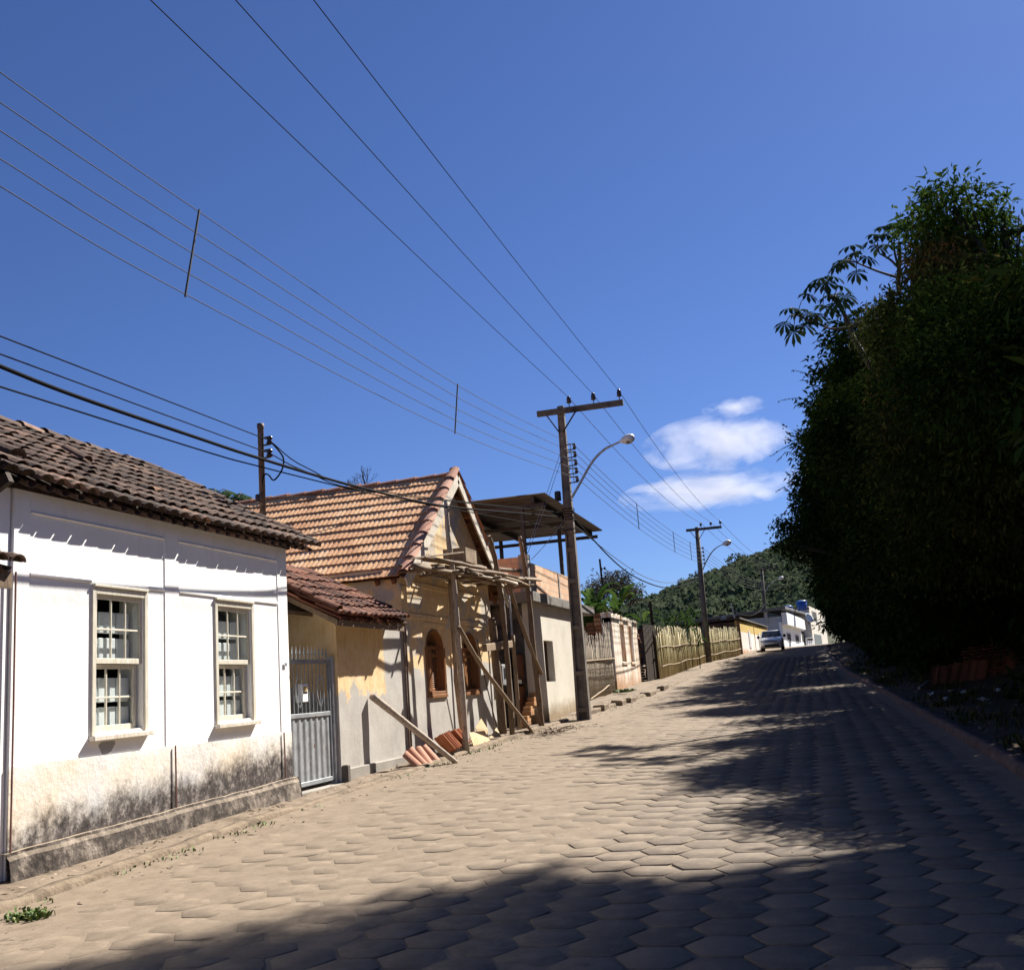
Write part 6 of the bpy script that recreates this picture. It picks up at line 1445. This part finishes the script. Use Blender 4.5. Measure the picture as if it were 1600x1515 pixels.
for s in (-1, 1):
    mb = MB(); mb.face([V_(s*.79, -.7, .96), V_(s*.66, -.03, 1.38), V_(s*.655, 1.25, 1.36), V_(s*.78, 1.45, .97)]); mb.build('side_window', M['car_glass'], car)
    mb = MB(); mb.bar(V_(s*.735, -.8, .95), V_(s*.63, -.03, 1.43), .06, .05); mb.build('pillar', M['car'], car)
    mb = MB(); mb.lathe([(.02, 0), (.1, .03), (.11, .1), (.03, .14)], V_(s*.93, -.52, 1.02), 10, (0, 1, 0)); mb.bar(V_(s*.8, -.5, 1.0), V_(s*.92, -.48, 1.02), .04, .04); mb.build('mirror', M['rubber'], car, smooth=True)
    mb = MB(); loft(mb, [(-1.9, [(s*.46, .6), (s*.7, .62), (s*.72, .76), (s*.5, .72)]), (-1.72, [(s*.46, .6), (s*.8, .62), (s*.8, .82), (s*.5, .78)])]); mb.build('headlight', mottled('headlight', (.35, .37, .4), (.5, .5, .5), 6, .1, 0, .3), car)
    for yy in (-1.2, 1.25):
        c = V_(s*.7, yy, .3); mb = MB(); mb.lathe([(.2, -.09), (.29, -.09), (.305, -.05), (.305, .05), (.29, .09), (.2, .09)], c, 18, (1, 0, 0)); wl_ = mb.build('wheel', M['rubber'], car, smooth=True)
        mb = MB(); mb.lathe([(.02, 0), (.19, 0), (.2, .03), (.1, .05), (.02, .05)], (c[0]+s*.06, c[1], c[2]), 14, (s, 0, 0)); mb.build('rim', M['galv'], wl_, smooth=True)
mb = MB(); mb.box(V_(-.5, -1.975, .28), V_(.5, -1.93, .42)); mb.build('air_intake', M['rubber'], car, bevel=.02)
mb = MB(); mb.box(V_(-.42, -1.955, .6), V_(.42, -1.9, .68)); mb.build('grille', M['rubber'], car, bevel=.015)
mb = MB(); mb.box(V_(-.2, -1.99, .46), V_(.2, -1.96, .57)); mb.build('number_plate', M['galv'], car)

# ------------------------------------------------------------------ the pile of tiles and rubbish on the bank
M['dim_tile'] = tinted('dim_tile', [(0, (.05, .022, .014)), (.5, (.13, .048, .026)), (1, (.2, .085, .045))], .9, 9)  # tile colour darkened to carry the dimness of the shaded pile
rn = random.Random(77)
def slab_tile(p, u, s_, L, W, t_, tint, label, group, name='leaning_tile'):
    u, s_ = Vector(u).normalized(), Vector(s_).normalized(); s_ = (s_-u*s_.dot(u)).normalized(); nn = u.cross(s_); mb = MB(); mb.tint = tint; vs = []
    for i in range(7):
        e = .02*sin(i/6*2*pi)
        for k in (0, 1):
            for dd in (0, t_): vs.append(Vector(p)+s_*(i/6-.5)*W+u*(k*L)+nn*(e+dd))
    fs = []
    for i in range(6):
        a = 4*i; fs += [(a, a+4, a+6, a+2), (a+1, a+3, a+7, a+5), (a, a+1, a+5, a+4), (a+2, a+6, a+7, a+3)]
    fs += [(0, 2, 3, 1), (24, 25, 27, 26)]; mb.add(vs, fs); return mb.solo(name, M['dim_tile'], label, 'roof tile', tuple(p), group)
def hit(px, py):
    d = F_*FPX+RT*(px-800)-UP*(py-757.5); d = d/np.linalg.norm(d); t_ = 5.0
    while t_ < 90:
        p = CAM+d*t_
        if p[2] < bank(p[0], p[1]): return Vector(p)
        t_ += .04
    return Vector(p)
def on(px, py, up=0.0): p = hit(px, py); return Vector((p.x, p.y, bank(p.x, p.y)+up))
for k in range(18):
    px, py = 1458+k*7+rn.uniform(-2, 2), 1072-k*1.3+rn.uniform(-2, 2); c = on(px, py, -.03)
    slab_tile(c, (.45+rn.uniform(-.15, .15), .5, 1), (1, rn.uniform(-.6, .1), -.25), .62, .3, .018, rn.uniform(.3, .9), 'reddish tile leaning in the shaded pile on the right bank', 'tiles leaning in the shaded pile')
for k in range(66):
    r_, c_ = divmod(k, 6); b0 = on(1492+c_*15, 1066-c_*1.2); zc = b0.z+.05+r_*.085
    slab_tile((b0.x+.55+rn.uniform(-.05, .05), b0.y+.55+rn.uniform(-.06, .06), zc), (rn.uniform(-.15, .15), 1, rn.uniform(-.06, .06)), (1, rn.uniform(-.12, .12), rn.uniform(-.06, .06)), .45, .29, .022, rn.uniform(.25, .9), 'flat tile in the shaded stack behind the leaning tiles', 'tiles stacked flat on the right bank', 'flat_tile')
for k, (px, py) in enumerate(((1486, 1082), (1455, 1088), (1561, 1082), (1538, 1097), (1478, 1096), (1508, 1085))):
    c = on(px, py); mb = MB(); a_ = rn.uniform(0, 3); w_ = rn.uniform(.05, .11)
    mb.add([(c.x+w_*cos(a_+q*1.57)*(1+.4*(q % 2)), c.y+w_*sin(a_+q*1.57), c.z+.02+rn.uniform(.02, .1)) for q in range(4)]+[(c.x, c.y, c.z+.02)], [(0, 1, 2, 3), (0, 1, 4), (1, 2, 4), (2, 3, 4), (3, 0, 4)])
    mb.solo('litter_scrap', M['pvc'], 'crumpled pale scrap lying among weeds on the right bank', 'litter', tuple(c), 'litter scraps on the right bank')
mb = MB(); P, r_ = wob(on(1436, 1078, .05), on(1464, 1064, .12), .045, .03, 6, .03, 4); mb.tube(P, r_, 7); mb.solo('fallen_branch', M['pale_bark'], 'pale branch lying at the foot of the tile pile', 'branch', tuple(P[0]))

# ------------------------------------------------------------------ weeds, grass and dry litter
def blades(name, pts, h, w, mat, kind='stuff', seed=0, per=14, spread=.1):
    rg = np.random.RandomState(seed); p = np.repeat(np.array(pts), per, 0); N = len(p); p = p+np.concatenate([rg.normal(0, spread, (N, 2)), np.zeros((N, 1))], 1)
    th = rg.uniform(0, 6.28, N); b = np.stack([np.cos(th), np.sin(th), np.zeros(N)], 1); s_ = np.stack([-np.sin(th), np.cos(th), np.zeros(N)], 1); hh = h*rg.uniform(.4, 1.2, N)[:, None]
    lean = rg.uniform(.2, 1.1, N)[:, None]; m_ = p+b*hh*lean*.4+np.array([0, 0, 1])*hh*.6; t_ = p+b*hh*lean+np.array([0, 0, 1])*hh*.75
    V = np.stack([p-s_*w*.5, p+s_*w*.5, m_+s_*w*.6, m_-s_*w*.6, t_], 1).reshape(-1, 3); o = np.arange(N)*5
    F = np.concatenate([np.stack([o, o+1, o+2], 1), np.stack([o, o+2, o+3], 1), np.stack([o+3, o+2, o+4], 1)]); tt = np.tile(rg.uniform(0, 1, N), 3)
    o_ = np_mesh(name, V, F, mat, tt)
    if kind: tag(o_, kind=kind)
    return o_
rn = random.Random(6); pts = []
for k in range(80):
    y = rn.choice([rn.uniform(12.5, 22), rn.uniform(12.5, 22), rn.uniform(7, 12.5), rn.uniform(22, 34)]); c = vn(y*1.3, 5.5)
    if c < .42: continue
    x = xl(y)+rn.uniform(-.02, .14); pts.append((x, y, gz(y)))
blades('kerb_weeds', pts, .07, .014, M['weed'], seed=2, per=9, spread=.06)
c = at(46, 1428, z=.2); pts = [(c.x+rn.uniform(-.1, .1), c.y+rn.uniform(-.1, .1), gz(c.y)) for _ in range(20)]
tuft = blades('weed_tuft', pts, .07, .018, M['weed'], None, 3, 10, .05); tag(tuft, 'bright green weed tuft growing beside the kerb at the lower left', 'weed')
c = at(985, 1086, x=-6.6); pts = [(c.x+rn.uniform(-.35, .1), c.y+rn.uniform(-1.4, 1.4), gz(c.y)+.12) for _ in range(20)]
o = blades('weed_tuft', pts, .16, .035, M['weed'], None, 5, 9, .07); tag(o, 'green weed patch at the foot of the ruined wall', 'weed')
pts = []
for k in range(650):
    y = rn.uniform(9, 48); x = xr(y)+.35+abs(rn.gauss(0, 1.7)); 
    if vn(x*1.2, y*.8) > .47 or x > xr(y)+3: pts.append((x, y, bank(x, y)-.02))
blades('bank_grass', pts, .2, .02, M['leaf_mid'], seed=7, per=9, spread=.14)
# low creeping cover and scrub over the bank slope
rg = np.random.RandomState(8); n = 5200; y = rg.uniform(10, 70, n); xx = np.array([xr(v) for v in y])+2.2+np.abs(rg.normal(0, 1, n))*4.5; zz = np.array([bank(a, b) for a, b in zip(xx, y)])
Cc = np.stack([xx, y, zz+rg.uniform(.05, .9, n)*np.clip((xx-4)*.5, .15, 1.6)], 1)
Cc = Cc[~((xx > 2.3) & (xx < 5.4) & (y > 24) & (y < 34))]; n = len(Cc)
V, F, T = leaf_cloud(Cc, 16, np.full(n, .3), .26, .11, .3, tint=rg.uniform(.05, .55, n), rng=rg); tag(np_mesh('undergrowth', V, F, M['leaf_dark'], T), kind='stuff')
def litter(name, N, fx, seed, s0=.03, mat='leaf_dry'):
    rg = np.random.RandomState(seed); P = np.array([fx(rg) for _ in range(N)]); th = rg.uniform(0, 6.28, N); l = s0*rg.uniform(.5, 1.6, N)[:, None]
    a = np.stack([np.cos(th), np.sin(th), rg.normal(0, .25, N)], 1)*l; b = np.stack([-np.sin(th), np.cos(th), rg.normal(0, .25, N)], 1)*l*.35
    V = np.stack([P-a, P+b, P+a, P-b], 1).reshape(-1, 3); o = np.arange(N)*4; tag(np_mesh(name, V, np.stack([o, o+1, o+2, o+3], 1), M[mat], rg.uniform(0, 1, N)), kind='stuff')
def f1(rg): y = rg.uniform(6, 36); x = xl(y)+abs(rg.normal(0, .25)) if rg.rand() < .6 else xl(y)-.15-rg.uniform(0, .5); return (x, y, gz(y)+(.012 if x > xl(y) else kerbh(y)+.02))
litter('dry_leaves', 1500, f1, 1)
def f2(rg): c = at(872, 1140, z=.62); return (c.x+rg.normal(0, .22), c.y+rg.normal(0, .9), gz(c.y)+.02+abs(rg.normal(0, .03)))
litter('straw_heap', 420, f2, 2, .06)
def f3(rg): y = rg.uniform(4, 45); x = rg.uniform(xl(y), xr(y)); return (x, y, gz(y)+.012)
litter('pebbles', 1600, f3, 3, .012)
def f4(rg): y = rg.uniform(9, 40); x = xr(y)+.2+abs(rg.normal(0, 1.2)); return (x, y, bank(x, y)+.02)
litter('dry_leaves', 1800, f4, 4, .04)

# ------------------------------------------------------------------ clouds far beyond the hill
def cloud(label, px, py, w, h, dep, seed, dens, stretch=2.2):
    c = Vector(CAM+(F_*FPX+RT*(px-800)-UP*(py-757.5))/FPX*dep); W, H_ = w*dep/FPX/2, h*dep/FPX/2
    mb = MB(); n = 24; vs, fs = [], []
    for i in range(13):
        for j in range(n):
            a, b = pi*i/12, 2*pi*j/n; vs.append((c.x+W*sin(a)*cos(b), c.y+W*.6*sin(a)*sin(b), c.z+H_*cos(a)))
    for i in range(12):
        for j in range(n): fs.append((i*n+j, (i+1)*n+j, (i+1)*n+(j+1) % n, i*n+(j+1) % n))
    mb.add(vs, fs)
    t = NT('cloud_vapour'); t.n.remove(t.b); co = t.obj()
    g = t.node('ShaderNodeVectorMath', operation='MULTIPLY'); t.l.new(co, g.inputs[0]); g.inputs[1].default_value = (1/W, 1/(W*.6), 1/H_)
    ln = t.node('ShaderNodeVectorMath', operation='LENGTH'); t.l.new(g.outputs[0], ln.inputs[0])
    v = t.scale(co, (1/W*.9, 1/W, 1/H_*.55)); of = t.node('ShaderNodeVectorMath', operation='ADD'); t.l.new(v, of.inputs[0]); of.inputs[1].default_value = (seed*3.1, seed*1.7, seed*.9)
    ns = t.noise(2.0, 8, of.outputs[0], .62, .35)
    f = t.math('SUBTRACT', t.math('ADD', t.math('SUBTRACT', 1.0, ln.outputs['Value']), t.math('MULTIPLY', t.math('SUBTRACT', ns, .5), 3.2)), .1)
    den = t.math('MULTIPLY', t.math('MULTIPLY', f, dens/W, clamp=False), 1.0); den = t.math('MAXIMUM', den, 0.0)
    pv = t.node('ShaderNodeVolumePrincipled'); pv.inputs['Color'].default_value = (.94, .94, .97, 1); pv.inputs['Anisotropy'].default_value = 0; t.l.new(den, pv.inputs['Density'])
    t.l.new(pv.outputs[0], t.n['Material Output'].inputs['Volume'])
    o = mb.solo('cloud', t.m, label, 'cloud', tuple(c), 'small clouds above the hill')
cloud('larger puffy white cloud in the middle of the three', 1116, 692, 236, 92, 2200, 1, 2.4)
cloud('long flat white cloud lowest of the three', 1112, 766, 300, 62, 2200, 2, 3.0)
cloud('small thin wispy cloud topmost of the three', 1148, 636, 108, 30, 2200, 3, 1.1)
cloud('faint cloud low behind the hill and banana plants', 1005, 945, 110, 36, 2600, 4, .5)
# ------------------------------------------------------------------ light
S_AZ, S_EL = rad(26), rad(44)
sun = bpy.data.lights.new('sun', 'SUN'); sun.energy = 5.0; sun.angle = rad(.53); sun.color = (1.0, .945, .86)
so = bpy.data.objects.new('sun', sun); C.objects.link(so)
dv = Vector((sin(S_AZ)*cos(S_EL), cos(S_AZ)*cos(S_EL), sin(S_EL)))
so.rotation_euler = dv.to_track_quat('Z', 'Y').to_euler(); so.location = dv*60
w = bpy.data.worlds.new('World'); bpy.context.scene.world = w; w.use_nodes = True
wn, wl = w.node_tree.nodes, w.node_tree.links; wn.clear()
sk = wn.new('ShaderNodeTexSky'); sk.sky_type = 'NISHITA'; sk.sun_disc = False; sk.sun_elevation = S_EL; sk.sun_rotation = S_AZ
sk.altitude = 900; sk.air_density = 1.0; sk.dust_density = .3; sk.ozone_density = 3.0
tn = wn.new('ShaderNodeMix'); tn.data_type = 'RGBA'; tn.blend_type = 'MULTIPLY'; tn.inputs[0].default_value = 1; tn.inputs[7].default_value = (.41, .505, .76, 1); wl.new(sk.outputs[0], tn.inputs[6])
bg = wn.new('ShaderNodeBackground'); bg.inputs[1].default_value = .05
wo = wn.new('ShaderNodeOutputWorld'); wl.new(tn.outputs[2], bg.inputs[0]); wl.new(bg.outputs[0], wo.inputs[0])
sc = bpy.context.scene
sc.view_settings.view_transform = 'Standard'; sc.view_settings.look = 'None'; sc.view_settings.gamma = 1; sc.view_settings.use_curve_mapping = False
sc.view_settings.exposure = 1.45
sc.render.engine = 'CYCLES'
sc.cycles.max_bounces = 8; sc.cycles.diffuse_bounces = 3; sc.cycles.glossy_bounces = 3; sc.cycles.transmission_bounces = 4; sc.cycles.transparent_max_bounces = 8; sc.cycles.volume_bounces = 4
sc.cycles.use_denoising = True
